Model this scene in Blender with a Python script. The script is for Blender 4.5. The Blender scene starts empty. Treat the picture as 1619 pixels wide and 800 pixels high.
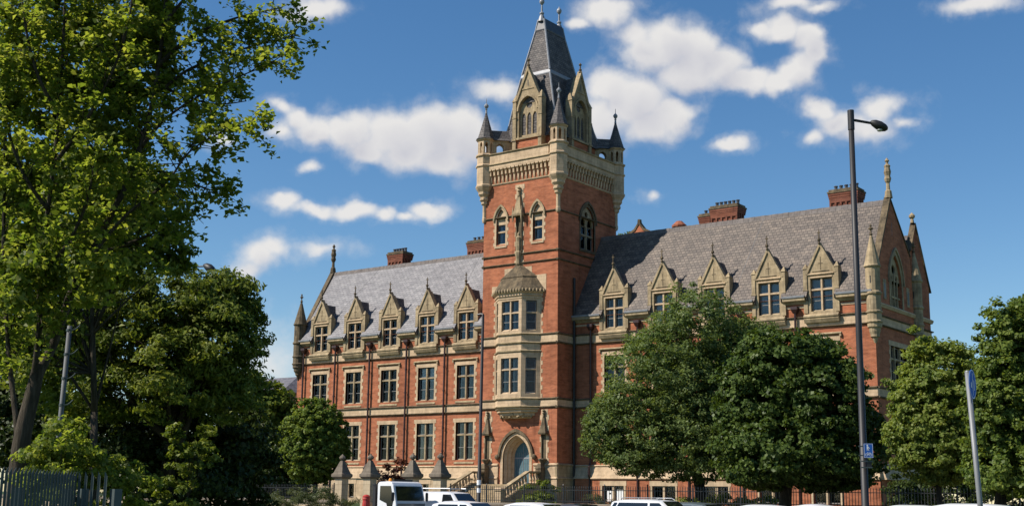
import bpy, math, random
import numpy as np
from mathutils import Vector, Matrix
from mathutils.geometry import tessellate_polygon

random.seed(7)
scene = bpy.context.scene
COL = scene.collection
R = math.radians

# ------------------------------------------------------------------ camera
# World axes: X runs along the college front, Y into the building, Z up; metres.
CAM = Vector((55.030, -79.062, 1.6))
FPX, CX, CY = 1987.1, 809.5, 400.0
PIT, ROL, YAW = 0.191204, -0.0128351, 0.645343

def ray(u, v):
    a = (u - CX) / FPX; b = -(v - CY) / FPX
    x = math.cos(ROL) * a + math.sin(ROL) * b
    y = -math.sin(ROL) * a + math.cos(ROL) * b
    q = math.cos(PIT) - math.sin(PIT) * y
    z = math.sin(PIT) + math.cos(PIT) * y
    return Vector((x * math.cos(YAW) - q * math.sin(YAW), x * math.sin(YAW) + q * math.cos(YAW), z))

def at(u, v, depth):
    """point of the photograph's pixel (u, v) at a plan distance in front of the camera"""
    d = ray(u, v)
    q = -d.x * math.sin(YAW) + d.y * math.cos(YAW)
    return CAM + d * (depth / q)

def ground(u, depth, z=0.0):
    p = at(u, 785, depth)
    return Vector((p.x, p.y, z))

fwd = ray(CX, CY).normalized()
rgt = (ray(CX + 1, CY) - ray(CX, CY)).normalized()
upv = rgt.cross(fwd)
cam_data = bpy.data.cameras.new('camera')
cam = bpy.data.objects.new('camera', cam_data)
COL.objects.link(cam)
cam.matrix_world = Matrix(((rgt.x, upv.x, -fwd.x, CAM.x), (rgt.y, upv.y, -fwd.y, CAM.y), (rgt.z, upv.z, -fwd.z, CAM.z), (0, 0, 0, 1)))
cam_data.sensor_width = 36.0
cam_data.lens = FPX / 1619.0 * 36.0
cam_data.clip_start = 0.1
cam_data.clip_end = 6000
scene.camera = cam

# ------------------------------------------------------------------ sun and sky
SUN_EL, SUN_AZ = R(44.5), R(41.0)            # azimuth measured from -Y towards -X
SUN_DIR = Vector((-math.sin(SUN_AZ) * math.cos(SUN_EL), -math.cos(SUN_AZ) * math.cos(SUN_EL), math.sin(SUN_EL)))
sun_data = bpy.data.lights.new('sun', 'SUN')
sun_data.energy = 4.8
sun_data.angle = R(0.53)
sun_data.color = (1.0, 0.93, 0.83)
sun = bpy.data.objects.new('sun', sun_data)
COL.objects.link(sun)
sun.rotation_euler = (-SUN_DIR).to_track_quat('-Z', 'Y').to_euler()
sun.location = (0, -40, 80)

SKY_STRENGTH = 0.086
CLOUD_STRENGTH = 0.60
world = bpy.data.worlds.new('World')
scene.world = world
world.use_nodes = True
wn, wl = world.node_tree.nodes, world.node_tree.links
wn.clear()
w_out = wn.new('ShaderNodeOutputWorld')
sky = wn.new('ShaderNodeTexSky')
sky.sky_type = 'NISHITA'
sky.sun_disc = False
sky.sun_elevation = SUN_EL
sky.sun_rotation = math.atan2(SUN_DIR.x, SUN_DIR.y)
sky.air_density = 1.0
sky.dust_density = 0.0
sky.ozone_density = 3.0
bg = wn.new('ShaderNodeBackground')
bg.inputs[1].default_value = SKY_STRENGTH
hs_ = wn.new('ShaderNodeHueSaturation'); hs_.inputs['Saturation'].default_value = 1.22; hs_.inputs['Value'].default_value = 1.0
wl.new(sky.outputs[0], hs_.inputs['Color']); wl.new(hs_.outputs[0], bg.inputs[0])
# clouds: soft lumps at fixed compass directions, broken up by noise
geo = wn.new('ShaderNodeNewGeometry')
sep = wn.new('ShaderNodeSeparateXYZ')
neg = wn.new('ShaderNodeVectorMath'); neg.operation = 'SCALE'; neg.inputs['Scale'].default_value = -1.0
wl.new(geo.outputs['Incoming'], neg.inputs[0])
wl.new(neg.outputs[0], sep.inputs[0])

def wmath(op, a, b=None, c=None, clamp=False):
    n = wn.new('ShaderNodeMath'); n.operation = op; n.use_clamp = clamp
    for i, s in enumerate((a, b, c)):
        if s is None: continue
        if isinstance(s, (int, float)): n.inputs[i].default_value = s
        else: wl.new(s, n.inputs[i])
    return n.outputs[0]

# azimuth relative to due north-west of the street (so that it has no seam in view) and elevation
ROT = YAW
rx = wmath('ADD', wmath('MULTIPLY', sep.outputs[0], math.cos(ROT)), wmath('MULTIPLY', sep.outputs[1], math.sin(ROT)))
ry = wmath('ADD', wmath('MULTIPLY', sep.outputs[0], -math.sin(ROT)), wmath('MULTIPLY', sep.outputs[1], math.cos(ROT)))
az = wmath('ARCTAN2', rx, ry)
el = wmath('ARCSINE', sep.outputs[2])
uvn = wn.new('ShaderNodeCombineXYZ')
wl.new(az, uvn.inputs[0]); wl.new(el, uvn.inputs[1])

def wnoise(scale, detail, rough, vec, dist=0.0):
    n = wn.new('ShaderNodeTexNoise')
    n.inputs['Scale'].default_value = scale; n.inputs['Detail'].default_value = detail
    n.inputs['Roughness'].default_value = rough; n.inputs['Distortion'].default_value = dist
    wl.new(vec, n.inputs['Vector'])
    return n

warp = wnoise(30.0, 4.0, 0.5, uvn.outputs[0])
ws = wn.new('ShaderNodeVectorMath'); ws.operation = 'MULTIPLY_ADD'
wl.new(warp.outputs['Color'], ws.inputs[0])
ws.inputs[1].default_value = (0.030, 0.022, 0.0); ws.inputs[2].default_value = (-0.015, -0.011, 0.0)
wa = wn.new('ShaderNodeVectorMath'); wa.operation = 'ADD'
wl.new(uvn.outputs[0], wa.inputs[0]); wl.new(ws.outputs[0], wa.inputs[1])

def azel(u, v):
    d = ray(u, v).normalized()
    x = d.x * math.cos(ROT) + d.y * math.sin(ROT); y = -d.x * math.sin(ROT) + d.y * math.cos(ROT)
    return math.atan2(x, y), math.asin(d.z)

CLOUDS = [  # (u, v, half width, half height, weight): lumps of cumulus by where they stand in the sky
    # the long bank left of the tower
    (500, 208, 50, 32, 0.95), (555, 205, 56, 40, 1.0), (620, 212, 66, 50, 1.05), (680, 215, 70, 58, 1.1), (732, 216, 60, 62, 1.05), (640, 242, 60, 34, 0.9), (705, 256, 56, 30, 0.9), (585, 235, 50, 28, 0.85),
    (446, 173, 30, 18, 0.7), (436, 206, 30, 22, 0.6), (790, 142, 60, 24, 0.7), (470, 190, 36, 22, 0.8),
    (450, 321, 42, 17, 0.85), (505, 331, 54, 16, 0.8), (562, 336, 50, 21, 0.9), (606, 341, 30, 14, 0.7), (682, 338, 40, 17, 0.85), (645, 345, 26, 9, 0.6),
    (405, 405, 46, 34, 0.8), (432, 392, 44, 24, 0.7), (390, 432, 34, 26, 0.6), (505, 390, 54, 14, 0.45), (487, 265, 26, 13, 0.7), (352, 226, 34, 16, 0.6), (430, 575, 80, 60, 0.42),
    # the curling bank right of the tower
    (1062, 72, 66, 48, 1.05), (1102, 78, 52, 48, 1.0), (1022, 82, 58, 40, 0.95), (1005, 58, 44, 28, 0.75), (1140, 106, 54, 38, 1.0), (1088, 115, 82, 40, 1.0), (1185, 128, 60, 26, 0.95),
    (960, 140, 52, 42, 0.95), (1000, 160, 72, 56, 1.0), (1062, 182, 56, 32, 0.95), (1020, 200, 66, 32, 0.85), (945, 190, 54, 52, 0.8),
    (1232, 44, 40, 28, 0.95), (1272, 60, 40, 32, 0.95), (1287, 86, 30, 30, 0.95), (1265, 112, 42, 36, 0.95), (1235, 132, 42, 24, 0.9), (1203, 42, 24, 18, 0.75),
    (955, 22, 60, 28, 0.85), (918, 38, 30, 14, 0.7), (1250, 4, 64, 15, 0.75), (1300, 8, 36, 12, 0.6),
    (1295, 170, 32, 26, 0.85), (1320, 192, 44, 28, 0.8), (1392, 170, 50, 28, 0.72), (1370, 202, 64, 28, 0.66), (1284, 216, 24, 15, 0.6), (1432, 190, 32, 13, 0.55), (1155, 233, 44, 14, 0.8), (1033, 307, 20, 12, 0.5),
    (510, 12, 62, 24, 0.75), (470, 26, 36, 12, 0.6), (1540, 6, 80, 18, 0.75),
    # the rest of the sky, out of the frame
    (-600, 100, 300, 140, 0.9)]
def lumps(vec):
    field = None
    for (u, v, a, b, wgt) in CLOUDS:
        u0, v0 = azel(u, v)
        sub = wn.new('ShaderNodeVectorMath'); sub.operation = 'SUBTRACT'
        wl.new(vec, sub.inputs[0]); sub.inputs[1].default_value = (u0, v0, 0)
        mul = wn.new('ShaderNodeVectorMath'); mul.operation = 'MULTIPLY'
        wl.new(sub.outputs[0], mul.inputs[0]); mul.inputs[1].default_value = (FPX / a, FPX / b, 0)
        ln = wn.new('ShaderNodeVectorMath'); ln.operation = 'LENGTH'
        wl.new(mul.outputs[0], ln.inputs[0])
        val = wmath('MULTIPLY_ADD', ln.outputs['Value'], -wgt, wgt)
        field = val if field is None else wmath('SMOOTH_MAX', field, val, 0.25)
    return field
field = lumps(wa.outputs[0])
sunward = wn.new('ShaderNodeVectorMath'); sunward.operation = 'ADD'      # how much cloud stands between a puff and the sun
wl.new(wa.outputs[0], sunward.inputs[0]); sunward.inputs[1].default_value = (-0.008, 0.013, 0.0)
field2 = lumps(sunward.outputs[0])
fine = wnoise(34.0, 10.0, 0.60, uvn.outputs[0], 0.15)
big = wnoise(14.0, 4.0, 0.5, uvn.outputs[0])
dens = wmath('ADD', wmath('MULTIPLY', field, 1.75), wmath('MULTIPLY_ADD', fine.outputs['Fac'], 1.05, -0.56))
dens = wmath('ADD', dens, wmath('MULTIPLY_ADD', big.outputs['Fac'], 0.4, -0.22))
mr = wn.new('ShaderNodeMapRange'); mr.interpolation_type = 'SMOOTHSTEP'
wl.new(dens, mr.inputs['Value'])
mr.inputs['From Min'].default_value = -0.10; mr.inputs['From Max'].default_value = 0.95
mr.inputs['To Min'].default_value = 0.0; mr.inputs['To Max'].default_value = 0.97
# thick parts go slightly grey-mauve, lit puffs white
shade = wnoise(20.0, 6.0, 0.55, uvn.outputs[0])
thick = wmath('ADD', wmath('MULTIPLY', field2, 1.0), wmath('MULTIPLY_ADD', shade.outputs['Fac'], 0.9, -0.45))
cr = wn.new('ShaderNodeValToRGB')
cr.color_ramp.elements[0].position = 0.12; cr.color_ramp.elements[0].color = (1.0, 0.98, 0.96, 1)
cr.color_ramp.elements[1].position = 0.95; cr.color_ramp.elements[1].color = (0.76, 0.76, 0.815, 1)
wl.new(thick, cr.inputs[0])
# thin veil drifting off the banks
veil = wmath('ADD', wmath('MULTIPLY', field, 0.9), wmath('MULTIPLY_ADD', fine.outputs['Fac'], 1.9, -0.98))
mv = wn.new('ShaderNodeMapRange'); mv.interpolation_type = 'SMOOTHSTEP'
wl.new(veil, mv.inputs['Value'])
mv.inputs['From Min'].default_value = -0.30; mv.inputs['From Max'].default_value = 0.60; mv.inputs['To Min'].default_value = 0.0; mv.inputs['To Max'].default_value = 0.34
alpha = wmath('MAXIMUM', mr.outputs[0], mv.outputs[0])
bgc = wn.new('ShaderNodeBackground')
bgc.inputs[1].default_value = CLOUD_STRENGTH
wl.new(cr.outputs[0], bgc.inputs[0])
wmix = wn.new('ShaderNodeMixShader')
wl.new(alpha, wmix.inputs[0]); wl.new(bg.outputs[0], wmix.inputs[1]); wl.new(bgc.outputs[0], wmix.inputs[2])
wl.new(wmix.outputs[0], w_out.inputs[0])

vs = scene.view_settings
scene.display_settings.display_device = 'sRGB'
vs.view_transform = 'Standard'; vs.look = 'None'; vs.gamma = 1.0; vs.use_curve_mapping = False
vs.exposure = 0.45
scene.cycles.max_bounces = 8
scene.cycles.diffuse_bounces = 3
scene.cycles.transparent_max_bounces = 12

# ------------------------------------------------------------------ materials
def new_mat(name):
    m = bpy.data.materials.new(name); m.use_nodes = True
    nt = m.node_tree
    b = nt.nodes['Principled BSDF']
    return m, nt, b

def nd(nt, typ, **kw):
    n = nt.nodes.new(typ)
    for k, v in kw.items():
        if k == 'op': n.operation = v
        elif k == 'blend': n.blend_type = v
        else: n.inputs[k].default_value = v
    return n

def uvmap(nt, scale=(1, 1, 1)):
    t = nt.nodes.new('ShaderNodeUVMap')
    mp = nt.nodes.new('ShaderNodeMapping'); mp.inputs['Scale'].default_value = scale
    nt.links.new(t.outputs[0], mp.inputs[0])
    return mp.outputs[0]

def wpos(nt, scale=(1, 1, 1)):
    t = nt.nodes.new('ShaderNodeNewGeometry')
    mp = nt.nodes.new('ShaderNodeMapping'); mp.inputs['Scale'].default_value = scale
    nt.links.new(t.outputs['Position'], mp.inputs[0])
    return mp.outputs[0]

def noise(nt, vec, scale, detail=4, rough=0.55):
    n = nt.nodes.new('ShaderNodeTexNoise')
    n.inputs['Scale'].default_value = scale; n.inputs['Detail'].default_value = detail; n.inputs['Roughness'].default_value = rough
    nt.links.new(vec, n.inputs['Vector'])
    return n.outputs['Fac']

def ramp(nt, fac, stops):
    r = nt.nodes.new('ShaderNodeValToRGB')
    e = r.color_ramp.elements
    while len(e) < len(stops): e.new(0.5)
    for i, (p, c) in enumerate(stops):
        e[i].position = p; e[i].color = (*c, 1) if len(c) == 3 else c
    nt.links.new(fac, r.inputs[0])
    return r.outputs[0]

def mixc(nt, a, b, fac=0.5, blend='MIX'):
    n = nt.nodes.new('ShaderNodeMix'); n.data_type = 'RGBA'; n.blend_type = blend
    for sock, val in ((n.inputs[0], fac), (n.inputs[6], a), (n.inputs[7], b)):
        if isinstance(val, (int, float)): sock.default_value = val
        elif isinstance(val, tuple): sock.default_value = (*val, 1) if len(val) == 3 else val
        else: nt.links.new(val, sock)
    return n.outputs[2]

def bump(nt, b, h, strength=0.3, dist=0.02):
    n = nt.nodes.new('ShaderNodeBump')
    n.inputs['Strength'].default_value = strength; n.inputs['Distance'].default_value = dist
    nt.links.new(h, n.inputs['Height']); nt.links.new(n.outputs[0], b.inputs['Normal'])

def plain(name, col, rough=0.6, metal=0.0, spec=0.5, var=0.0, scale=3.0):
    m, nt, b = new_mat(name)
    b.inputs['Base Color'].default_value = (*col, 1)
    b.inputs['Roughness'].default_value = rough; b.inputs['Metallic'].default_value = metal
    b.inputs['Specular IOR Level'].default_value = spec
    if var:
        f = noise(nt, wpos(nt), scale, 5, 0.6)
        c = ramp(nt, f, [(0.3, tuple(x * (1 - var) for x in col)), (0.7, tuple(min(1, x * (1 + var)) for x in col))])
        nt.links.new(c, b.inputs['Base Color'])
    return m

def brick_mat(name, c1, c2, c3):
    m, nt, b = new_mat(name)
    uv = uvmap(nt)
    br = nt.nodes.new('ShaderNodeTexBrick')
    br.inputs['Scale'].default_value = 1.0
    br.inputs['Brick Width'].default_value = 0.235; br.inputs['Row Height'].default_value = 0.078
    br.inputs['Mortar Size'].default_value = 0.006; br.inputs['Mortar Smooth'].default_value = 0.3; br.inputs['Bias'].default_value = 0.0
    br.inputs['Color1'].default_value = (*c1, 1); br.inputs['Color2'].default_value = (*c2, 1); br.inputs['Mortar'].default_value = (*c3, 1)
    nt.links.new(uv, br.inputs['Vector'])
    f1 = noise(nt, uvmap(nt, (0.55, 2.2, 1)), 1.6, 6, 0.65)      # courses of differing bricks
    c = mixc(nt, br.outputs[0], ramp(nt, f1, [(0.32, (0.62, 0.58, 0.55)), (0.55, (1, 1, 1)), (0.75, (1.22, 1.16, 1.1))]), 1.0, 'MULTIPLY')
    f2 = noise(nt, wpos(nt, (0.35, 0.35, 0.12)), 1.0, 5, 0.6)    # broad weathering
    c = mixc(nt, c, ramp(nt, f2, [(0.3, (0.66, 0.62, 0.60)), (0.5, (0.98, 0.96, 0.95)), (0.68, (1.12, 1.08, 1.03))]), 1.0, 'MULTIPLY')
    f3 = noise(nt, wpos(nt, (2.2, 2.2, 0.10)), 1.0, 5, 0.6)       # soot and water runs
    c = mixc(nt, c, ramp(nt, f3, [(0.26, (0.60, 0.57, 0.55)), (0.44, (1, 1, 1))]), 1.0, 'MULTIPLY')
    nt.links.new(c, b.inputs['Base Color'])
    b.inputs['Roughness'].default_value = 0.9; b.inputs['Specular IOR Level'].default_value = 0.2
    bump(nt, b, f1, 0.25, 0.015)
    return m

def stone_mat(name, col, soot, amount):
    m, nt, b = new_mat(name)
    p = wpos(nt)
    f1 = noise(nt, p, 1.1, 7, 0.65)
    f2 = noise(nt, wpos(nt, (1, 1, 0.35)), 2.6, 6, 0.7)
    c = ramp(nt, f1, [(0.28, tuple(x * 0.74 for x in col)), (0.5, col), (0.74, tuple(min(1, x * 1.16) for x in col))])
    c = mixc(nt, c, soot, ramp(nt, f2, [(0.60 - 0.35 * amount, (0, 0, 0)), (0.86 - 0.25 * amount, (amount, amount, amount))]))
    br = nt.nodes.new('ShaderNodeTexBrick')
    br.inputs['Scale'].default_value = 1.0
    br.inputs['Brick Width'].default_value = 0.78; br.inputs['Row Height'].default_value = 0.31
    br.inputs['Mortar Size'].default_value = 0.009; br.inputs['Mortar Smooth'].default_value = 0.4
    br.inputs['Color1'].default_value = (1, 1, 1, 1); br.inputs['Color2'].default_value = (0.86, 0.85, 0.83, 1); br.inputs['Mortar'].default_value = (0.55, 0.52, 0.48, 1)
    nt.links.new(uvmap(nt), br.inputs['Vector'])
    c = mixc(nt, c, br.outputs[0], 1.0, 'MULTIPLY')
    nt.links.new(c, b.inputs['Base Color'])
    b.inputs['Roughness'].default_value = 0.92; b.inputs['Specular IOR Level'].default_value = 0.2
    bump(nt, b, f2, 0.35, 0.03)
    return m

def slate_mat(name, c1, c2, joint, w=0.42, h=0.245, rough=0.5, spec=0.5):
    m, nt, b = new_mat(name)
    uv = uvmap(nt)
    br = nt.nodes.new('ShaderNodeTexBrick')
    br.inputs['Scale'].default_value = 1.0
    br.inputs['Brick Width'].default_value = w; br.inputs['Row Height'].default_value = h
    br.inputs['Mortar Size'].default_value = 0.02; br.inputs['Mortar Smooth'].default_value = 0.6; br.inputs['Bias'].default_value = 0.0
    br.inputs['Color1'].default_value = (*c1, 1); br.inputs['Color2'].default_value = (*c2, 1); br.inputs['Mortar'].default_value = (*joint, 1)
    nt.links.new(uv, br.inputs['Vector'])
    f1 = noise(nt, uvmap(nt, (1.0, 2.0, 1)), 1.3, 6, 0.7)
    c = mixc(nt, br.outputs[0], ramp(nt, f1, [(0.3, (0.58, 0.58, 0.60)), (0.5, (1, 1, 1)), (0.70, (1.55, 1.5, 1.44))]), 1.0, 'MULTIPLY')
    f2 = noise(nt, uvmap(nt), 0.35, 5, 0.6)
    c = mixc(nt, c, ramp(nt, f2, [(0.35, (0.84, 0.82, 0.82)), (0.65, (1.1, 1.08, 1.04))]), 1.0, 'MULTIPLY')
    nt.links.new(c, b.inputs['Base Color'])
    b.inputs['Roughness'].default_value = rough; b.inputs['Specular IOR Level'].default_value = spec
    inv = nd(nt, 'ShaderNodeMath', op='SUBTRACT'); inv.inputs[0].default_value = 1.0
    nt.links.new(br.outputs['Fac'], inv.inputs[1])
    ad = nd(nt, 'ShaderNodeMath', op='MULTIPLY_ADD'); ad.inputs[1].default_value = 0.8
    nt.links.new(f1, ad.inputs[0]); nt.links.new(inv.outputs[0], ad.inputs[2])
    bump(nt, b, ad.outputs[0], 0.5, 0.02)
    return m

def glass_mat(name, tint=(0.78, 0.8, 0.8), refl=(0.42, 0.43, 0.44), base=0.01):  # reflection colour dimmed to stand for dark surroundings opposite, which are not built
    m, nt, b = new_mat(name)
    nt.nodes.remove(b)
    o = nt.nodes['Material Output']
    tr = nt.nodes.new('ShaderNodeBsdfTransparent'); tr.inputs[0].default_value = (*tint, 1)
    gl = nt.nodes.new('ShaderNodeBsdfGlossy'); gl.inputs[0].default_value = (*refl, 1); gl.inputs['Roughness'].default_value = 0.03
    fr = nt.nodes.new('ShaderNodeFresnel'); fr.inputs['IOR'].default_value = 1.5
    ad = nd(nt, 'ShaderNodeMath', op='ADD'); ad.inputs[1].default_value = base
    nt.links.new(fr.outputs[0], ad.inputs[0])
    bp = nt.nodes.new('ShaderNodeBump'); bp.inputs['Strength'].default_value = 0.06; bp.inputs['Distance'].default_value = 0.05
    nt.links.new(noise(nt, wpos(nt), 1.7, 2, 0.5), bp.inputs['Height'])
    nt.links.new(bp.outputs[0], gl.inputs['Normal'])
    mx = nt.nodes.new('ShaderNodeMixShader')
    nt.links.new(ad.outputs[0], mx.inputs[0]); nt.links.new(tr.outputs[0], mx.inputs[1]); nt.links.new(gl.outputs[0], mx.inputs[2])
    nt.links.new(mx.outputs[0], o.inputs[0])
    return m

def leaf_mat(name, dark, mid, light, trans=0.35, rough=0.45):
    m, nt, b = new_mat(name)
    g = nt.nodes.new('ShaderNodeNewGeometry')
    c = ramp(nt, g.outputs['Random Per Island'], [(0.0, dark), (0.5, mid), (1.0, light)])
    f = noise(nt, wpos(nt), 0.8, 3, 0.5)
    c = mixc(nt, c, ramp(nt, f, [(0.35, (0.82, 0.86, 0.8)), (0.65, (1.12, 1.08, 0.95))]), 1.0, 'MULTIPLY')
    nt.links.new(c, b.inputs['Base Color'])
    b.inputs['Roughness'].default_value = rough; b.inputs['Specular IOR Level'].default_value = 0.16
    tl = nt.nodes.new('ShaderNodeBsdfTranslucent')
    ct = mixc(nt, c, (1.25, 1.2, 0.5), 1.0, 'MULTIPLY')
    nt.links.new(ct, tl.inputs[0])
    mx = nt.nodes.new('ShaderNodeMixShader'); mx.inputs[0].default_value = trans
    nt.links.new(b.outputs[0], mx.inputs[1]); nt.links.new(tl.outputs[0], mx.inputs[2])
    nt.links.new(mx.outputs[0], nt.nodes['Material Output'].inputs[0])
    return m

M = {}
M['brick'] = brick_mat('red pressed brick', (0.445, 0.15, 0.068), (0.345, 0.112, 0.052), (0.38, 0.22, 0.16))
M['brick_dark'] = brick_mat('sooty chimney brick', (0.24, 0.085, 0.05), (0.17, 0.058, 0.038), (0.2, 0.12, 0.09))
M['stone'] = stone_mat('buff sandstone', (0.58, 0.425, 0.275), (0.14, 0.11, 0.075), 0.45)
M['stone_old'] = stone_mat('weathered sandstone', (0.45, 0.345, 0.21), (0.085, 0.068, 0.048), 0.65)
M['stone_black'] = stone_mat('sooty and shade dark sandstone', (0.22, 0.165, 0.10), (0.04, 0.034, 0.026), 0.85)  # soot; on strings, right-face surround and niches it also paints shade
M['slate'] = slate_mat('blue grey slate', (0.185, 0.18, 0.19), (0.125, 0.122, 0.135), (0.09, 0.085, 0.09), rough=0.55, spec=0.4)
M['slate_brown'] = slate_mat('old brown slate', (0.160, 0.128, 0.104), (0.100, 0.080, 0.067), (0.022, 0.02, 0.02), 0.33, 0.27, 0.6, 0.35)
M['slate_dark'] = slate_mat('spire slate', (0.15, 0.135, 0.13), (0.10, 0.092, 0.092), (0.045, 0.043, 0.043), 0.3, 0.2, 0.65, 0.15)
M['lead'] = plain('lead sheet', (0.24, 0.245, 0.26), 0.55, 0.1, 0.5, 0.2)
M['lead_dark'] = plain('dark lead', (0.06, 0.062, 0.07), 0.5, 0.1, 0.5, 0.25)
M['ridge'] = plain('ridge tile', (0.14, 0.12, 0.11), 0.8, 0, 0.3, 0.3)
M['glass'] = glass_mat('window glass')
M['curtain'] = plain('net curtain', (0.66, 0.65, 0.62), 0.9, 0, 0.1, 0.1)
M['blind'] = plain('roller blind', (0.70, 0.74, 0.78), 0.8, 0, 0.2, 0.05)
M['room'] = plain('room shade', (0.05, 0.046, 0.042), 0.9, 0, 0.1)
M['sash'] = plain('sash paint', (0.20, 0.19, 0.175), 0.5, 0, 0.4)
M['pipe'] = plain('oxblood iron paint', (0.035, 0.012, 0.011), 0.45, 0, 0.5)
M['iron'] = plain('black iron', (0.012, 0.012, 0.013), 0.45, 0.0, 0.5)
M['door'] = plain('teal door paint', (0.06, 0.14, 0.165), 0.5, 0, 0.5, 0.2, 4)
M['terracotta'] = plain('terracotta', (0.26, 0.09, 0.05), 0.8, 0, 0.3, 0.2)
M['white'] = plain('white board', (0.8, 0.8, 0.8), 0.5)

# ------------------------------------------------------------------ mesh builder
class Fr:
    """flat frame: a along a wall, d out of it, b up"""
    def __init__(s, o, a, d): s.o, s.a, s.d = Vector(o), Vector(a), Vector(d)
    def p(s, a, d, b): return s.o + s.a * a + s.d * d + Vector((0, 0, b))

def front(y=0.0, x=0.0): return Fr((x, y, 0), (1, 0, 0), (0, -1, 0))
def right(x=0.0, y=0.0): return Fr((x, y, 0), (0, 1, 0), (1, 0, 0))
def left(x=0.0, y=0.0): return Fr((x, y, 0), (0, -1, 0), (-1, 0, 0))
def back(y=0.0, x=0.0): return Fr((x, y, 0), (-1, 0, 0), (0, 1, 0))

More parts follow.
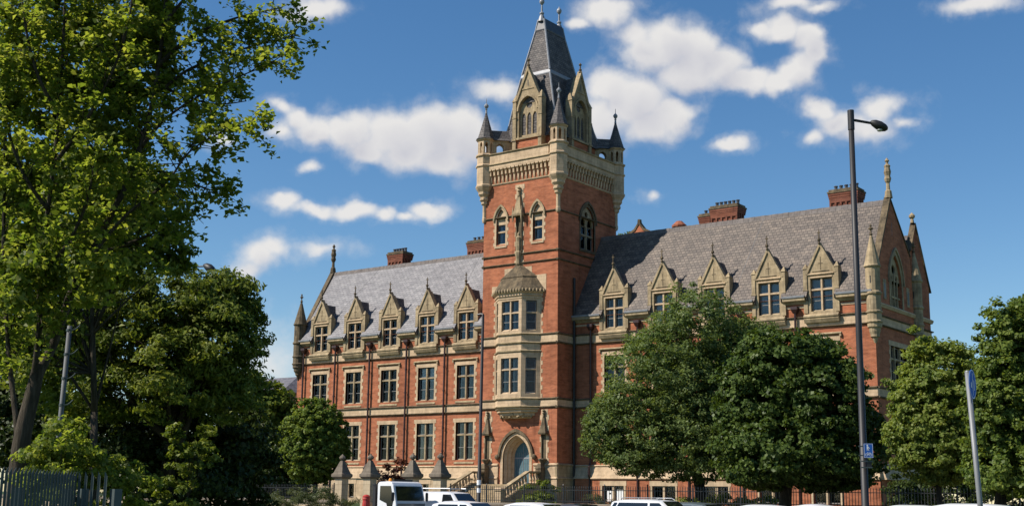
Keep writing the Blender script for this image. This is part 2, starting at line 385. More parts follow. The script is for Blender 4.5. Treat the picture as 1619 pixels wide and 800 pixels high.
class MB:
    def __init__(s): s.v, s.f = [], []
    def face(s, pts):
        n = len(s.v); s.v.extend([tuple(p) for p in pts]); s.f.append(tuple(range(n, n + len(pts))))
    def box(s, x0, x1, y0, y1, z0, z1):
        s.prism(front(0), [(x0, z0), (x1, z0), (x1, z1), (x0, z1)], -y1, -y0)
        return s
    def fbox(s, fr, a0, a1, d0, d1, b0, b1): return s.prism(fr, [(a0, b0), (a1, b0), (a1, b1), (a0, b1)], d0, d1)
    def prism(s, fr, poly, d0, d1):
        n = len(s.v); k = len(poly)
        s.v.extend([tuple(fr.p(a, d1, b)) for a, b in poly]); s.v.extend([tuple(fr.p(a, d0, b)) for a, b in poly])
        s.f.append(tuple(range(n, n + k))); s.f.append(tuple(range(n + 2 * k - 1, n + k - 1, -1)))
        for i in range(k):
            j = (i + 1) % k
            s.f.append((n + i, n + k + i, n + k + j, n + j))
        return s
    def panel(s, fr, outer, holes, d, reveal=0.3, edge=0.0):
        loops = [outer] + holes
        tris = tessellate_polygon([[Vector((a, b, 0)) for a, b in l] for l in loops])
        flat = [p for l in loops for p in l]
        n = len(s.v); s.v.extend([tuple(fr.p(a, d, b)) for a, b in flat])
        for t in tris:
            pa, pb, pc = (flat[i] for i in t)
            area = (pb[0] - pa[0]) * (pc[1] - pa[1]) - (pc[0] - pa[0]) * (pb[1] - pa[1])
            if abs(area) < 1e-9: continue
            s.f.append(tuple(n + i for i in (t if area > 0 else t[::-1])))
        for h in holes:
            for i in range(len(h)):
                (a0, b0), (a1, b1) = h[i], h[(i + 1) % len(h)]
                s.face([fr.p(a0, d, b0), fr.p(a0, d - reveal, b0), fr.p(a1, d - reveal, b1), fr.p(a1, d, b1)][::-1])
        if edge:
            for i in range(len(outer)):
                (a0, b0), (a1, b1) = outer[i], outer[(i + 1) % len(outer)]
                s.face([fr.p(a0, d, b0), fr.p(a0, d - edge, b0), fr.p(a1, d - edge, b1), fr.p(a1, d, b1)])
        return s
    def strip(s, fr, inner, outer, d0, d1):
        """ribbon between two open outlines of the same length, d1 proud"""
        for i in range(len(inner) - 1):
            q = [inner[i], inner[i + 1], outer[i + 1], outer[i]]
            ar = sum(q[j][0] * q[(j + 1) % 4][1] - q[(j + 1) % 4][0] * q[j][1] for j in range(4))
            s.prism(fr, q if ar > 0 else q[::-1], d0, d1)
        return s
    def lathe(s, c, prof, n=12, ph=0.0, sx=1.0, sy=1.0):
        m = len(s.v)
        for r, z in prof:
            for i in range(n):
                t = ph + 2 * math.pi * i / n
                s.v.append((c[0] + r * sx * math.cos(t), c[1] + r * sy * math.sin(t), c[2] + z))
        for k in range(len(prof) - 1):
            for i in range(n):
                j = (i + 1) % n
                s.f.append((m + k * n + i, m + k * n + j, m + (k + 1) * n + j, m + (k + 1) * n + i))
        s.f.append(tuple(m + i for i in range(n))[::-1]); s.f.append(tuple(m + (len(prof) - 1) * n + i for i in range(n)))
        return s
    def tube(s, pts, rad, n=8):
        pts = [Vector(p) for p in pts]
        if not hasattr(rad, '__len__'): rad = [rad] * len(pts)
        m = len(s.v); prev = None
        for i, p in enumerate(pts):
            t = (pts[min(i + 1, len(pts) - 1)] - pts[max(i - 1, 0)]).normalized()
            if prev is None:
                ax = t.orthogonal().normalized()
            else:
                ax = (prev - t * prev.dot(t)).normalized()
            prev = ax; bx = t.cross(ax)
            for k in range(n):
                a = 2 * math.pi * k / n
                s.v.append(tuple(p + (ax * math.cos(a) + bx * math.sin(a)) * rad[i]))
        for i in range(len(pts) - 1):
            for k in range(n):
                j = (k + 1) % n
                s.f.append((m + i * n + k, m + i * n + j, m + (i + 1) * n + j, m + (i + 1) * n + k))
        s.f.append(tuple(m + k for k in range(n))[::-1]); s.f.append(tuple(m + (len(pts) - 1) * n + k for k in range(n)))
        return s
    def build(s, name, mat, parent=None, smooth=False, org=(0, 0, 0), bevel=0.0):
        me = bpy.data.meshes.new(name)
        V = np.array(s.v, dtype=np.float64) - np.array(org, dtype=np.float64)
        me.from_pydata(V.tolist(), [], s.f)
        me.validate(); me.update()
        uvl = me.uv_layers.new(name='UVMap')
        nl = len(me.loops)
        li = np.empty(nl, dtype=np.int32); me.loops.foreach_get('vertex_index', li)
        co = np.empty(len(me.vertices) * 3); me.vertices.foreach_get('co', co); co = co.reshape(-1, 3)
        nr = np.empty(len(me.polygons) * 3); me.polygons.foreach_get('normal', nr); nr = nr.reshape(-1, 3)
        lt = np.empty(len(me.polygons), dtype=np.int32); me.polygons.foreach_get('loop_total', lt)
        ln = np.repeat(nr, lt, axis=0)[:nl]
        P = co[li]
        u = np.where(np.abs(ln[:, 1]) >= np.abs(ln[:, 0]), P[:, 0], P[:, 1])
        h = np.sqrt(np.maximum(1e-6, 1 - ln[:, 2] ** 2))
        v = np.where(h > 0.25, P[:, 2] / np.maximum(h, 0.25), P[:, 1])
        uvl.data.foreach_set('uv', np.stack([u, v], 1).ravel())
        me.materials.append(mat)
        if smooth: me.polygons.foreach_set('use_smooth', [True] * len(me.polygons))
        o = bpy.data.objects.new(name, me)
        COL.objects.link(o)
        if parent is not None: o.parent = parent
        if bevel:
            md = o.modifiers.new('bevel', 'BEVEL'); md.width = bevel; md.segments = 2; md.limit_method = 'ANGLE'
        return o

def thing(name, label, cat, loc=(0, 0, 0), rz=0.0, group=None):
    o = bpy.data.objects.new(name, None); COL.objects.link(o)
    o.empty_display_size = 0.3
    o.location = loc; o.rotation_euler = (0, 0, rz)
    o['label'] = label; o['category'] = cat
    if group: o['group'] = group
    return o

def tag(o, label, cat, group=None):
    o['label'] = label; o['category'] = cat
    if group: o['group'] = group
    return o

def kids(o): return [c for c in bpy.data.objects if c.parent == o]

def copy_tree(o, parent=None, loc=None):
    c = o.copy(); COL.objects.link(c)
    if parent is not None: c.parent = parent
    if loc is not None: c.location = loc
    for ch in kids(o): copy_tree(ch, c)
    return c

def arch(w, zs, za, n=8, ac=0.0, base=None):
    """pointed arch outline, counter-clockwise from bottom right (or from the springing)"""
    h = za - zs; r = (h * h + w * w) / (2 * w)
    pts = []
    t1 = math.atan2(h, r - w)
    for i in range(n + 1):
        t = t1 * i / n
        pts.append((ac + (w - r) + r * math.cos(t), zs + r * math.sin(t)))
    pts += [(2 * ac - a, b) for a, b in pts[-2::-1]]
    if base is not None: pts = [(ac + w, base)] + pts + [(ac - w, base)]
    return pts

def loft(s, rings, caps=True):
    k = len(rings[0]); m = len(s.v)
    for r in rings: s.v.extend([tuple(p) for p in r])
    for i in range(len(rings) - 1):
        for j in range(k):
            q = (j + 1) % k
            s.f.append((m + i * k + j, m + i * k + q, m + (i + 1) * k + q, m + (i + 1) * k + j))
    if caps:
        s.f.append(tuple(m + j for j in range(k))[::-1]); s.f.append(tuple(m + (len(rings) - 1) * k + j for j in range(k)))
    return s
MB.loft = loft

def extr(s, fr, prof, a0, a1):
    """extrude a side profile [(d, b)] along the wall"""
    ar = sum(prof[i][0] * prof[(i + 1) % len(prof)][1] - prof[(i + 1) % len(prof)][0] * prof[i][1] for i in range(len(prof)))
    if ar < 0: prof = prof[::-1]
    r0 = [fr.p(a0, d, b) for d, b in prof]; r1 = [fr.p(a1, d, b) for d, b in prof]
    return s.loft([r1, r0])
MB.extr = extr

def rect(x0, x1, y0, y1, z): return [(x0, y0, z), (x1, y0, z), (x1, y1, z), (x0, y1, z)]

# ------------------------------------------------------------------ ground
def sheet(name, pts, mat, z=None):
    mb = MB(); mb.face([(x, y, zz) for x, y, zz in pts])
    o = mb.build(name, mat); o['kind'] = 'structure'
    return o

def ground_mat(name, c1, c2, scale, rough=0.95):
    m, nt, b = new_mat(name)
    f = noise(nt, wpos(nt), scale, 7, 0.7)
    nt.links.new(ramp(nt, f, [(0.3, c1), (0.7, c2)]), b.inputs['Base Color'])
    b.inputs['Roughness'].default_value = rough; b.inputs['Specular IOR Level'].default_value = 0.2
    bump(nt, b, f, 0.5, 0.05)
    return m
G_GRASS = ground_mat('mown grass', (0.03, 0.055, 0.015), (0.07, 0.10, 0.03), 1.5)
G_TAR = ground_mat('asphalt', (0.035, 0.035, 0.036), (0.065, 0.064, 0.062), 2.2)
G_FLAG = ground_mat('paving flags', (0.16, 0.15, 0.14), (0.27, 0.26, 0.24), 1.2)
sheet('ground', [(-1500, -1500, -0.012), (1500, -1500, -0.012), (1500, 1500, -0.012), (-1500, 1500, -0.012)], G_GRASS)
sheet('road', [(-140, -44, 0), (120, -44, 0), (120, -29.2, 0), (-140, -29.2, 0)], G_TAR)
mbk = MB(); mbk.box(-140, 120, -29.2, -29.05, -0.05, 0.12); mbk.box(-140, 120, -44.15, -44, -0.05, 0.12)
o = mbk.build('kerb', M['stone']); o['kind'] = 'structure'
mbk = MB(); mbk.box(-140, 120, -29.046, -26.5, -0.05, 0.118)
o = mbk.build('pavement', G_FLAG); o['kind'] = 'structure'
mbk = MB(); mbk.box(-60, 70, -26.2, 40, -0.2, 0.9)
o = mbk.build('lawn', G_GRASS); o['kind'] = 'structure'
lm = plain('road paint', (0.75, 0.75, 0.72), 0.7, 0, 0.3, 0.1)
mbk = MB()
for i in range(40): mbk.face([(-120 + 6 * i, -37.8, 0.004), (-117 + 6 * i, -37.8, 0.004), (-117 + 6 * i, -37.68, 0.004), (-120 + 6 * i, -37.68, 0.004)])
o = mbk.build('road_marking', lm); o['kind'] = 'structure'

# ------------------------------------------------------------------ the college
college = thing('college_building', 'red brick gothic college with buff stone, dormered slate roofs and a tall spired tower', 'building')
YW, XL, XR, YR, ZR = 2.35, -31.0, 24.27, 6.25, 22.5
FW = front(YW)
FT = front(0.0)
RT = right(0.0)
RG = right(XR)
LWX = [-28.05, -23.82, -19.55, -15.25, -10.95]
RWX = [3.68, 8.02, 12.3, 16.63, 20.57]

def rectp(a0, a1, b0, b1): return [(a0, b0), (a1, b0), (a1, b1), (a0, b1)]

def glazing(fr, ac, b0, b1, hw, tr, parent, style, lights=2, dep=0.26, depth=1.0, sash=True):
    """the inside of a window: sash bars, panes, curtains and the dim room behind them"""
    d = -dep
    g = MB(); g.fbox(fr, ac - hw, ac + hw, d - 0.006, d, b0, b1)
    g.build('pane', M['glass'], parent)
    if sash:
        s = MB(); w = 2 * hw / lights
        for k in range(lights):
            l0, l1 = ac - hw + k * w, ac - hw + (k + 1) * w
            for lo, hi in ((b0, tr), (tr, b1)):
                if hi - lo < 0.25: continue
                s.fbox(fr, l0 + 0.045, l0 + 0.10, d + 0.003, d + 0.04, lo + 0.05, hi - 0.05)
                s.fbox(fr, l1 - 0.10, l1 - 0.045, d + 0.003, d + 0.04, lo + 0.05, hi - 0.05)
                s.fbox(fr, l0 + 0.10, l1 - 0.10, d + 0.003, d + 0.038, lo + 0.05, lo + 0.12)
                s.fbox(fr, l0 + 0.10, l1 - 0.10, d + 0.003, d + 0.038, hi - 0.10, hi - 0.05)
                if hi - lo > 1.2: s.fbox(fr, l0 + 0.10, l1 - 0.10, d + 0.003, d + 0.036, (lo + hi) / 2 - 0.025, (lo + hi) / 2 + 0.025)
        if s.f: s.build('sash', M['sash'], parent)
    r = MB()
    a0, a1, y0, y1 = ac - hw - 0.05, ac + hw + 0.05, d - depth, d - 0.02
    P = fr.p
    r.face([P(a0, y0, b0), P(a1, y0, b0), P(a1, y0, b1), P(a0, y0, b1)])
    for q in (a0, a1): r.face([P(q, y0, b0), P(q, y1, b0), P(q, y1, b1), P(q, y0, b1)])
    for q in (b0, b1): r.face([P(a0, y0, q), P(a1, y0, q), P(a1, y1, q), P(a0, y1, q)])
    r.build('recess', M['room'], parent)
    if style:
        c = MB(); w = 2 * hw / lights
        for k in range(lights):
            l0 = ac - hw + k * w
            for side, frac in style:
                if side == 'blind':
                    c.fbox(fr, l0 + 0.05, l0 + w - 0.05, d - 0.05, d - 0.03, b1 - frac * (b1 - b0), b1 - 0.03)
                    continue
                n = 6; ww = w * frac
                s0 = l0 + 0.03 if side == 'l' else l0 + w - 0.03 - ww
                pts = [(s0 + ww * i / n, d - 0.16 - 0.05 * (i % 2)) for i in range(n + 1)]
                for i in range(n):
                    c.face([P(pts[i][0], pts[i][1], b0 + 0.02), P(pts[i + 1][0], pts[i + 1][1], b0 + 0.02), P(pts[i + 1][0], pts[i + 1][1], b1 - 0.02), P(pts[i][0], pts[i][1], b1 - 0.02)])
        c.build('curtain', M['blind'] if style[0][0] == 'blind' else M['curtain'], parent)

def quoins(mb, fr, a, sgn, b0, b1, d, narrow=0.16, wide=0.30, h=0.31):
    n = max(2, round((b1 - b0) / h)); h = (b1 - b0) / n
    for i in range(n):
        w = wide if i % 2 == 0 else narrow
        mb.fbox(fr, min(a, a + sgn * w), max(a, a + sgn * w), -0.2, d, b0 + i * h, b0 + (i + 1) * h - (0.004 if i < n - 1 else 0))
    return mb

def wing_window(fr, ac, b0, b1, hw, tr, parent, style, hood=True, mat='stone', label=None):
    w = MB()
    w.fbox(fr, ac - 0.07, ac + 0.07, -0.255, -0.06, b0, b1 - 0.003)
    w.fbox(fr, ac - hw + 0.002, ac - 0.07, -0.252, -0.08, tr - 0.06, tr + 0.06)
    w.fbox(fr, ac + 0.07, ac + hw - 0.002, -0.252, -0.08, tr - 0.06, tr + 0.06)
    win = w.build('window', M['stone_old'], parent)
    s = MB()
    quoins(s, fr, ac - hw, -1, b0, b1, 0.022); quoins(s, fr, ac + hw, 1, b0, b1, 0.022)
    s.fbox(fr, ac - hw - 0.30, ac + hw + 0.30, -0.2, 0.026, b1, b1 + 0.32)
    s.build('surround', M['stone'], win)
    s = MB(); s.extr(fr, [(-0.25, b0), (-0.25, b0 - 0.32), (0.05, b0 - 0.32), (0.05, b0 - 0.22), (-0.05, b0 - 0.10)], ac - hw - 0.12, ac + hw + 0.12)
    for k in (-1, 1):      # weathered lip under each light
        s.extr(fr, [(-0.25, b0 + 0.10), (-0.25, b0 - 0.02), (-0.02, b0 - 0.12)], ac + k * hw / 2 - hw / 2 + 0.10, ac + k * hw / 2 + hw / 2 - 0.10)
    s.build('sill', M['stone_old'], win)
    if hood:
        s = MB(); z = b1 + 0.40
        s.extr(fr, [(-0.02, z), (0.09, z), (0.16, z + 0.06), (0.16, z + 0.10), (-0.02, z + 0.2)], ac - hw - 0.42, ac + hw + 0.42)
        for k in (-1, 1): s.fbox(fr, ac + k * (hw + 0.36) - 0.07, ac + k * (hw + 0.36) + 0.07, -0.02, 0.145, z - 0.14, z + 0.02)
        s.build('hood_mould', M['stone_old'], win)
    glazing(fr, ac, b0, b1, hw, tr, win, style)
    return win

STY = [[('l', 0.26), ('r', 0.22)], [('l', 0.34), ('r', 0.12)], [('r', 0.36)], [('l', 0.2), ('r', 0.42)], [('blind', 0.42)], [('l', 0.48)]]
HWN = 0.92
R2, R3 = (9.52, 12.33, 11.42), (4.52, 7.6, 6.58)
protos = {}
for row, (b0, b1, tr) in (('upper', R2), ('lower', R3)):
    for k in range(6):
        protos[row, k] = wing_window(front(YW), 0.0, b0, b1, HWN, tr, college, STY[k], hood=(row == 'upper'))
used = set()
for i, x in enumerate(LWX + RWX):
    for row in ('upper', 'lower'):
        k = (i * 5 + 3 * (row == 'lower') + i // 3) % 6
        p = protos[row, k]
        if (row, k) in used: copy_tree(p, college, (x, 0, 0))
        else: p.location = (x, 0, 0); used.add((row, k))

assert len(used) == 12, used
# walls of the wings, with their window openings
BASE_L = [(x, 1.35, 2.55, 0.80) for x in (-23.82, -19.55, -15.25, -10.95)]
BASE_R = [(x, 1.35, 2.5, 0.95) for x in RWX]
def wing_wall(x0, x1, xs, base):
    mb = MB()
    holes = []
    for x in xs:
        holes.append(rectp(x - HWN, x + HWN, R2[0], R2[1])); holes.append(rectp(x - HWN, x + HWN, R3[0], R3[1]))
    for x in xs: holes.append(rectp(x + 0.03 - 0.80, x + 0.03 + 0.80, 14.42, 15.44))
    mb.panel(FW, rectp(x0, x1, 3.9, 15.45), holes, 0.0, 0.3)
    o = mb.build('wing_wall', M['brick'], college)
    p = MB()   # battered plinth and basement storey
    p.panel(FW, rectp(x0, x1, 0, 3.02), [rectp(x - w, x + w, b0, b1) for x, b0, b1, w in base], 0.25, 0.3)
    return o, p
for x0, x1, xs, base, lower in ((XL, -7.4, LWX, BASE_L, 'stone'), (0.0, XR, RWX, BASE_R, 'brick')):
    wall, pl = wing_wall(x0, x1, xs, base)
    pl.build('basement_wall', M[lower], college)
    s = MB(); s.extr(FW, [(-0.1, 4.05), (0.10, 4.05), (0.14, 3.97), (0.06, 3.9), (0.32, 3.12), (0.36, 3.08), (0.36, 3.0), (-0.1, 3.0)], x0, x1)
    s.build('plinth', M['stone'], college)
    for zlo, zhi in ((8.40, 9.03), (13.34, 14.05)):
        s = MB(); s.extr(FW, [(-0.1, zlo), (0.035, zlo), (0.035, zhi), (-0.1, zhi)], x0, x1)
        s.build('stone_band', M['stone'], college)
        for z in (zlo, zhi):
            s = MB(); s.extr(FW, [(-0.1, z - 0.06), (0.07, z - 0.06), (0.15, z + 0.0), (0.15, z + 0.03), (-0.1, z + 0.13)], x0, x1)
            s.build('string_course', M['stone_black'], college)  # dark stone holds both soot and the shadow line under the moulding
    edges = [x0] + [e for x in xs for e in (x + 0.03 - 1.14, x + 0.03 + 1.14)] + [x1]
    for a0, a1 in zip(edges[::2], edges[1::2]):
        s = MB(); s.extr(FW, [(-0.1, 14.72), (0.05, 14.72), (0.05, 14.86), (-0.1, 14.86)], a0, a1)
        s.build('string_course', M['stone'], college)
        s = MB(); s.extr(FW, [(-0.1, 14.98), (0.10, 14.98), (0.22, 15.12), (0.34, 15.2), (0.40, 15.22), (0.40, 15.42), (-0.1, 15.42)], a0, a1)
        s.build('cornice', M['stone_old'], college)
        s = MB(); s.extr(FW, [(0.2, 15.425), (0.46, 15.425), (0.48, 15.56), (0.42, 15.56), (0.40, 15.47), (0.2, 15.47)], a0, a1)
        s.build('gutter', M['lead'], college)
    for x, b0, b1, w in base:
        q = MB(); q.fbox(FW, x - 0.09, x + 0.09, -0.02, 0.20, b0, b1)
        win = q.build('basement_window', M['stone'], college)
        q = MB(); q.fbox(FW, x - w - 0.22, x + w + 0.22, 0.2, 0.275, b1, b1 + 0.36); q.fbox(FW, x - w - 0.16, x - w, 0.2, 0.27, b0 - 0.1, b1); q.fbox(FW, x + w, x + w + 0.16, 0.2, 0.27, b0 - 0.1, b1)
        q.build('surround', M['stone'], win)
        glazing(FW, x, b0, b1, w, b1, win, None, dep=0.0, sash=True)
# white notices standing in the first basement window right of the tower
for a0, a1, b0, b1 in ((2.98, 3.56, 1.35, 2.12), (3.86, 4.5, 1.35, 2.2)):
    q = MB(); q.fbox(FW, a0, a1, 0.02, 0.05, b0, b1)
    nt_ = q.build('notice_board', M['white'], college)
    if a0 < 3.5:
        e = MB(); e.prism(FW, [(3.3 + 0.09 * math.cos(t * math.pi / 4), 1.93 + 0.07 * math.sin(t * math.pi / 4)) for t in range(8)], 0.05, 0.054)
        e.build('printed_mark', M['iron'], nt_)

# rainwater pipes
pp = MB(); pp.tube([(0, YW - 0.30, 0.0), (0, YW - 0.30, 3.0), (0, YW - 0.42, 3.3), (0, YW - 0.42, 3.9), (0, YW - 0.20, 4.2), (0, YW - 0.2, 14.5)], 0.085, 8)
for z in (5.2, 7.1, 10.2, 12.2): pp.tube([(0, YW - 0.2, z), (0, YW - 0.2, z + 0.12)], 0.115, 8)
pipe0 = pp.build('drainpipe', M['pipe'], college)
hp = MB(); hp.loft([rect(-0.12, 0.12, YW - 0.30, YW - 0.02, 14.35), rect(-0.24, 0.24, YW - 0.42, YW - 0.02, 14.62), rect(-0.24, 0.24, YW - 0.42, YW - 0.02, 14.82)])
hp.build('hopper_head', M['pipe'], pipe0)
for i, x in enumerate((-30.08, -26.0, -21.75, -17.4, -13.1, 1.63, 5.85, 10.15, 14.45, 18.65)):
    if i == 0: pipe0.location = (x, 0, 0)
    else: copy_tree(pipe0, college, (x, 0, 0))
pp = MB(); pp.tube([(0.14, 2.1, 0), (0.14, 2.1, 18.6)], 0.10, 8); pp.build('drainpipe', M['iron'], college)
pp = MB(); pp.tube([(-7.52, 2.1, 4.0), (-7.52, 2.1, 15.0)], 0.08, 8); pp.build('drainpipe', M['pipe'], college)

# side and rear walls
g1 = [(YW, 3.0), (10.0, 3.0), (10.0, 16.2), (9.75, 18.9), (YR, ZR), (YW, 15.45)]
bigw = arch(1.12, 16.55, 18.62, 8, 6.62, 14.6)
low = rectp(5.0, 8.1, 9.6, 12.1)
lowest = rectp(5.2, 7.9, 4.6, 7.5)
m_ = MB(); m_.panel(RG, g1, [bigw, low, lowest], 0.0, 0.35); m_.fbox(RG, YW, 10.0, -0.3, -0.001, 0, 3.0)
m_.build('gable_wall', M['brick'], college)
g2 = [(10.0, 0), (13.7, 0), (13.7, 17.2), (11.2, 21.6), (10.0, 19.4)]
m_ = MB(); m_.panel(RG, g2, [], -0.05, 0.3); m_.face([(XR - 0.05, 13.7, 0), (-5, 13.7, 0), (-5, 13.7, 17.2), (XR - 0.05, 13.7, 17.2)])
m_.build('rear_gable_wall', M['brick'], college)
m_ = MB(); m_.panel(left(XL), [(-a, b) for a, b in reversed([(YW, 0), (10.1, 0), (10.1, 15.5), (YR, ZR), (YW, 15.45)])], [], 0.0, 0.3)
m_.face([(XL, 10.1, 0), (0, 10.1, 0), (0, 10.1, 15.5), (XL, 10.1, 15.5)])
m_.build('rear_wall', M['brick'], college)

def coping(fr, pts, d0, d1, th, parent, mat='stone_old'):
    """raised stone coping following the outline of a gable"""
    inner, outer = pts, []
    for i, (a, b) in enumerate(pts):
        p0 = Vector(pts[max(i - 1, 0)]); p1 = Vector(pts[min(i + 1, len(pts) - 1)])
        t = (p1 - p0).normalized(); n = Vector((-t.y, t.x))
        if n.y < 0: n = -n
        sc = 1.0 if 0 < i < len(pts) - 1 else 1.0
        k = th if i in (0, len(pts) - 1) else th * 1.9
        outer.append((a + n.x * k, b + n.y * k))
    mb = MB(); mb.strip(fr, inner, outer, d0, d1)
    return mb.build('gable_coping', M[mat], parent)
coping(RG, [(YW - 0.25, 15.35), (YR, ZR + 0.1), (9.75, 18.98)], -0.4, 0.06, 0.11, college, 'stone_black')
coping(RG, [(10.05, 19.5), (11.2, 21.65), (13.95, 16.9)], -0.4, 0.03, 0.10, college, 'stone_black')
LG = left(XL)
coping(LG, [(-10.2, 15.4), (-YR, ZR + 0.1), (-YW + 0.25, 15.35)], -0.4, 0.08, 0.16, college, 'stone_black')

def gable_finial(x, y, z, name='gable_finial', mat='stone_old', k=1.0):
    mb = MB(); mb.lathe((x, y, z - 0.25), [(0.30 * k, 0), (0.24 * k, 0.5 * k), (0.15 * k, 0.6 * k), (0.13 * k, 1.1 * k), (0.2 * k, 1.2 * k), (0.26 * k, 1.4 * k), (0.2 * k, 1.6 * k), (0.27 * k, 1.9 * k), (0.2 * k, 2.2 * k), (0.24 * k, 2.35 * k), (0.1 * k, 2.5 * k), (0.09 * k, 2.62 * k), (0.17 * k, 2.72 * k), (0.03 * k, 2.95 * k)], 8)
    return mb.build(name, M[mat], college)
gable_finial(XR - 0.12, YR + 0.05, ZR + 0.45)
gable_finial(XL + 0.15, YR, ZR + 0.35, mat='stone_black', k=0.95)
gf = MB(); gf.lathe((XR - 0.2, 11.2, 21.8), [(0.16, 0), (0.1, 0.3), (0.22, 0.42), (0.24, 0.55), (0.1, 0.7), (0.02, 0.78)], 8); gf.build('gable_finial', M['stone_old'], college)

# bands and window dressings of the right-hand gable end
for zlo, zhi in ((8.40, 9.03), (13.30, 13.95)):
    s = MB(); s.extr(RG, [(-0.1, zlo), (0.035, zlo), (0.035, zhi), (-0.1, zhi)], YW, 10.0); s.extr(RG, [(-0.1, zlo), (-0.02, zlo), (-0.02, zhi), (-0.1, zhi)], 10.001, 13.75)
    s.build('stone_band', M['stone'], college)
    for z in (zlo, zhi):
        s = MB(); s.extr(RG, [(-0.1, z - 0.06), (0.07, z - 0.06), (0.15, z), (0.15, z + 0.03), (-0.1, z + 0.13)], YW, 13.8)
        s.build('string_course', M['stone_black'], college)  # soot and the moulding's shadow together in one dark colour
s = MB(); s.extr(RG, [(-0.1, 14.55), (0.06, 14.55), (0.16, 14.72), (0.16, 14.8), (-0.1, 14.95)], YW, 13.8); s.build('string_course', M['stone'], college)
s = MB(); s.extr(RG, [(-0.1, 4.05), (0.10, 4.05), (0.14, 3.97), (0.06, 3.9), (0.32, 3.12), (0.36, 3.08), (0.36, 3.0), (-0.1, 3.0)], YW, 13.75)
s.build('plinth', M['stone'], college)
s = MB()
for k in (-1, 0, 1): s.fbox(RG, 6.62 + k * 0.56 - 0.06, 6.62 + k * 0.56 + 0.06, -0.25, -0.1, 14.6, 16.9 if k else 17.3)
s.fbox(RG, 5.52, 7.72, -0.24, -0.12, 15.55, 15.67)
win = s.build('gable_window', M['stone_old'], college)
s = MB(); s.panel(RG, arch(1.11, 16.55, 18.6, 8, 6.62, 16.75), [arch(0.24, 16.85, 17.2, 4, 6.06, 16.8), arch(0.24, 16.85, 17.2, 4, 7.18, 16.8), [(6.62 + 0.34 * math.cos(t * math.pi / 6), 17.6 + 0.34 * math.sin(t * math.pi / 6)) for t in range(12)]], -0.14, 0.1)
s.build('tracery', M['stone_old'], win)
s = MB(); s.strip(RG, arch(1.13, 16.55, 18.64, 8, 6.62, 14.6), arch(1.36, 16.55, 18.98, 8, 6.62, 14.6), -0.1, 0.05); s.strip(RG, arch(1.37, 16.55, 19.0, 8, 6.62), arch(1.5, 16.55, 19.18, 8, 6.62), -0.1, 0.14)
s.build('surround', M['stone_old'], win)
g = MB(); g.prism(RG, arch(1.12, 16.55, 18.6, 8, 6.62, 14.6), -0.3, -0.29); g.build('pane', M['glass'], win)
g = MB(); g.fbox(RG, 5.4, 7.8, -1.2, -1.15, 14.5, 18.7); g.build('recess', M['room'], win)
for (a0, b0, a1, b1) in ((5.0, 9.6, 8.1, 12.1), (5.2, 4.6, 7.9, 7.5)):
    s = MB(); w = (a1 - a0) / 3
    for k in (1, 2): s.fbox(RG, a0 + k * w - 0.07, a0 + k * w + 0.07, -0.25, -0.08, b0, b1)
    s.fbox(RG, a0, a1, -0.24, -0.1, b0 + (b1 - b0) * 0.62, b0 + (b1 - b0) * 0.62 + 0.12)
    win = s.build('gable_window', M['stone_old'], college)
    s = MB(); quoins(s, RG, a0, -1, b0, b1, 0.022); quoins(s, RG, a1, 1, b0, b1, 0.022); s.fbox(RG, a0 - 0.3, a1 + 0.3, -0.2, 0.026, b1, b1 + 0.34); s.fbox(RG, a0 - 0.2, a1 + 0.2, -0.2, 0.07, b0 - 0.25, b0)
    s.build('surround', M['stone'], win)
    glazing(RG, (a0 + a1) / 2, b0, b1, (a1 - a0) / 2, b0 + (b1 - b0) * 0.62 + 0.06, win, [('l', 0.3)], lights=3)
for a in (4.4, 8.95):
    s = MB(); s.fbox(RG, a - 0.28, a + 0.28, -0.1, 0.03, 15.2, 16.6); w_ = s.build('lancet', M['stone_old'], college)
    s = MB(); s.prism(RG, arch(0.13, 16.1, 16.4, 4, a, 15.35), 0.0, 0.034); s.build('pane', M['iron'], w_)
s = MB(); s.fbox(RG, 6.30, 6.36, -0.05, 0.006, 20.0, 20.9); s.build('slit', M['iron'], college)
# low side door and canopy of the gable end
s = MB(); s.fbox(RG, 5.9, 7.2, -0.1, 0.02, 0.9, 3.0); s.build('side_door', M['sash'], college)

# ------------------------------------------------------------------ roofs of the wings
class Slope:
    """frame lying in the front roof slope: a along the ridge, b height above ground"""
    def __init__(s, y0, z0, k): s.y0, s.z0, s.k = y0, z0, k; s.n = Vector((0, -k, 1)).normalized()
    def p(s, a, d, b): return Vector((a, s.y0 + (b - s.z0) / s.k, b)) + s.n * d
def slope(x0, x1, xs, mat, name='wing_roof'):
    e0, e1 = (YW - 0.40, 15.42), (YR, ZR)
    F = Slope(e0[0], e0[1], (e1[1] - e0[1]) / (e1[0] - e0[0]))
    out = [(x0, e0[1])]
    for x in xs: c = x + 0.03; out += [(c - 1.0, e0[1]), (c - 1.0, 16.98), (c - 0.80, 17.3), (c + 0.80, 17.3), (c + 1.0, 16.98), (c + 1.0, e0[1])]
    out += [(x1, e0[1]), (x1, e1[1]), (x0, e1[1])]
    mb = MB(); mb.panel(F, out, [], 0.03, 0.1, edge=0.16)
    mb.face([(x0, YR, ZR), (x1, YR, ZR), (x1, 10.5, 14.9), (x0, 10.5, 14.9)])
    return mb.build(name, M[mat], college)
roofL = slope(XL + 0.3, -7.4, LWX, 'slate')
roofR = slope(0.0, XR - 0.3, RWX, 'slate_brown')
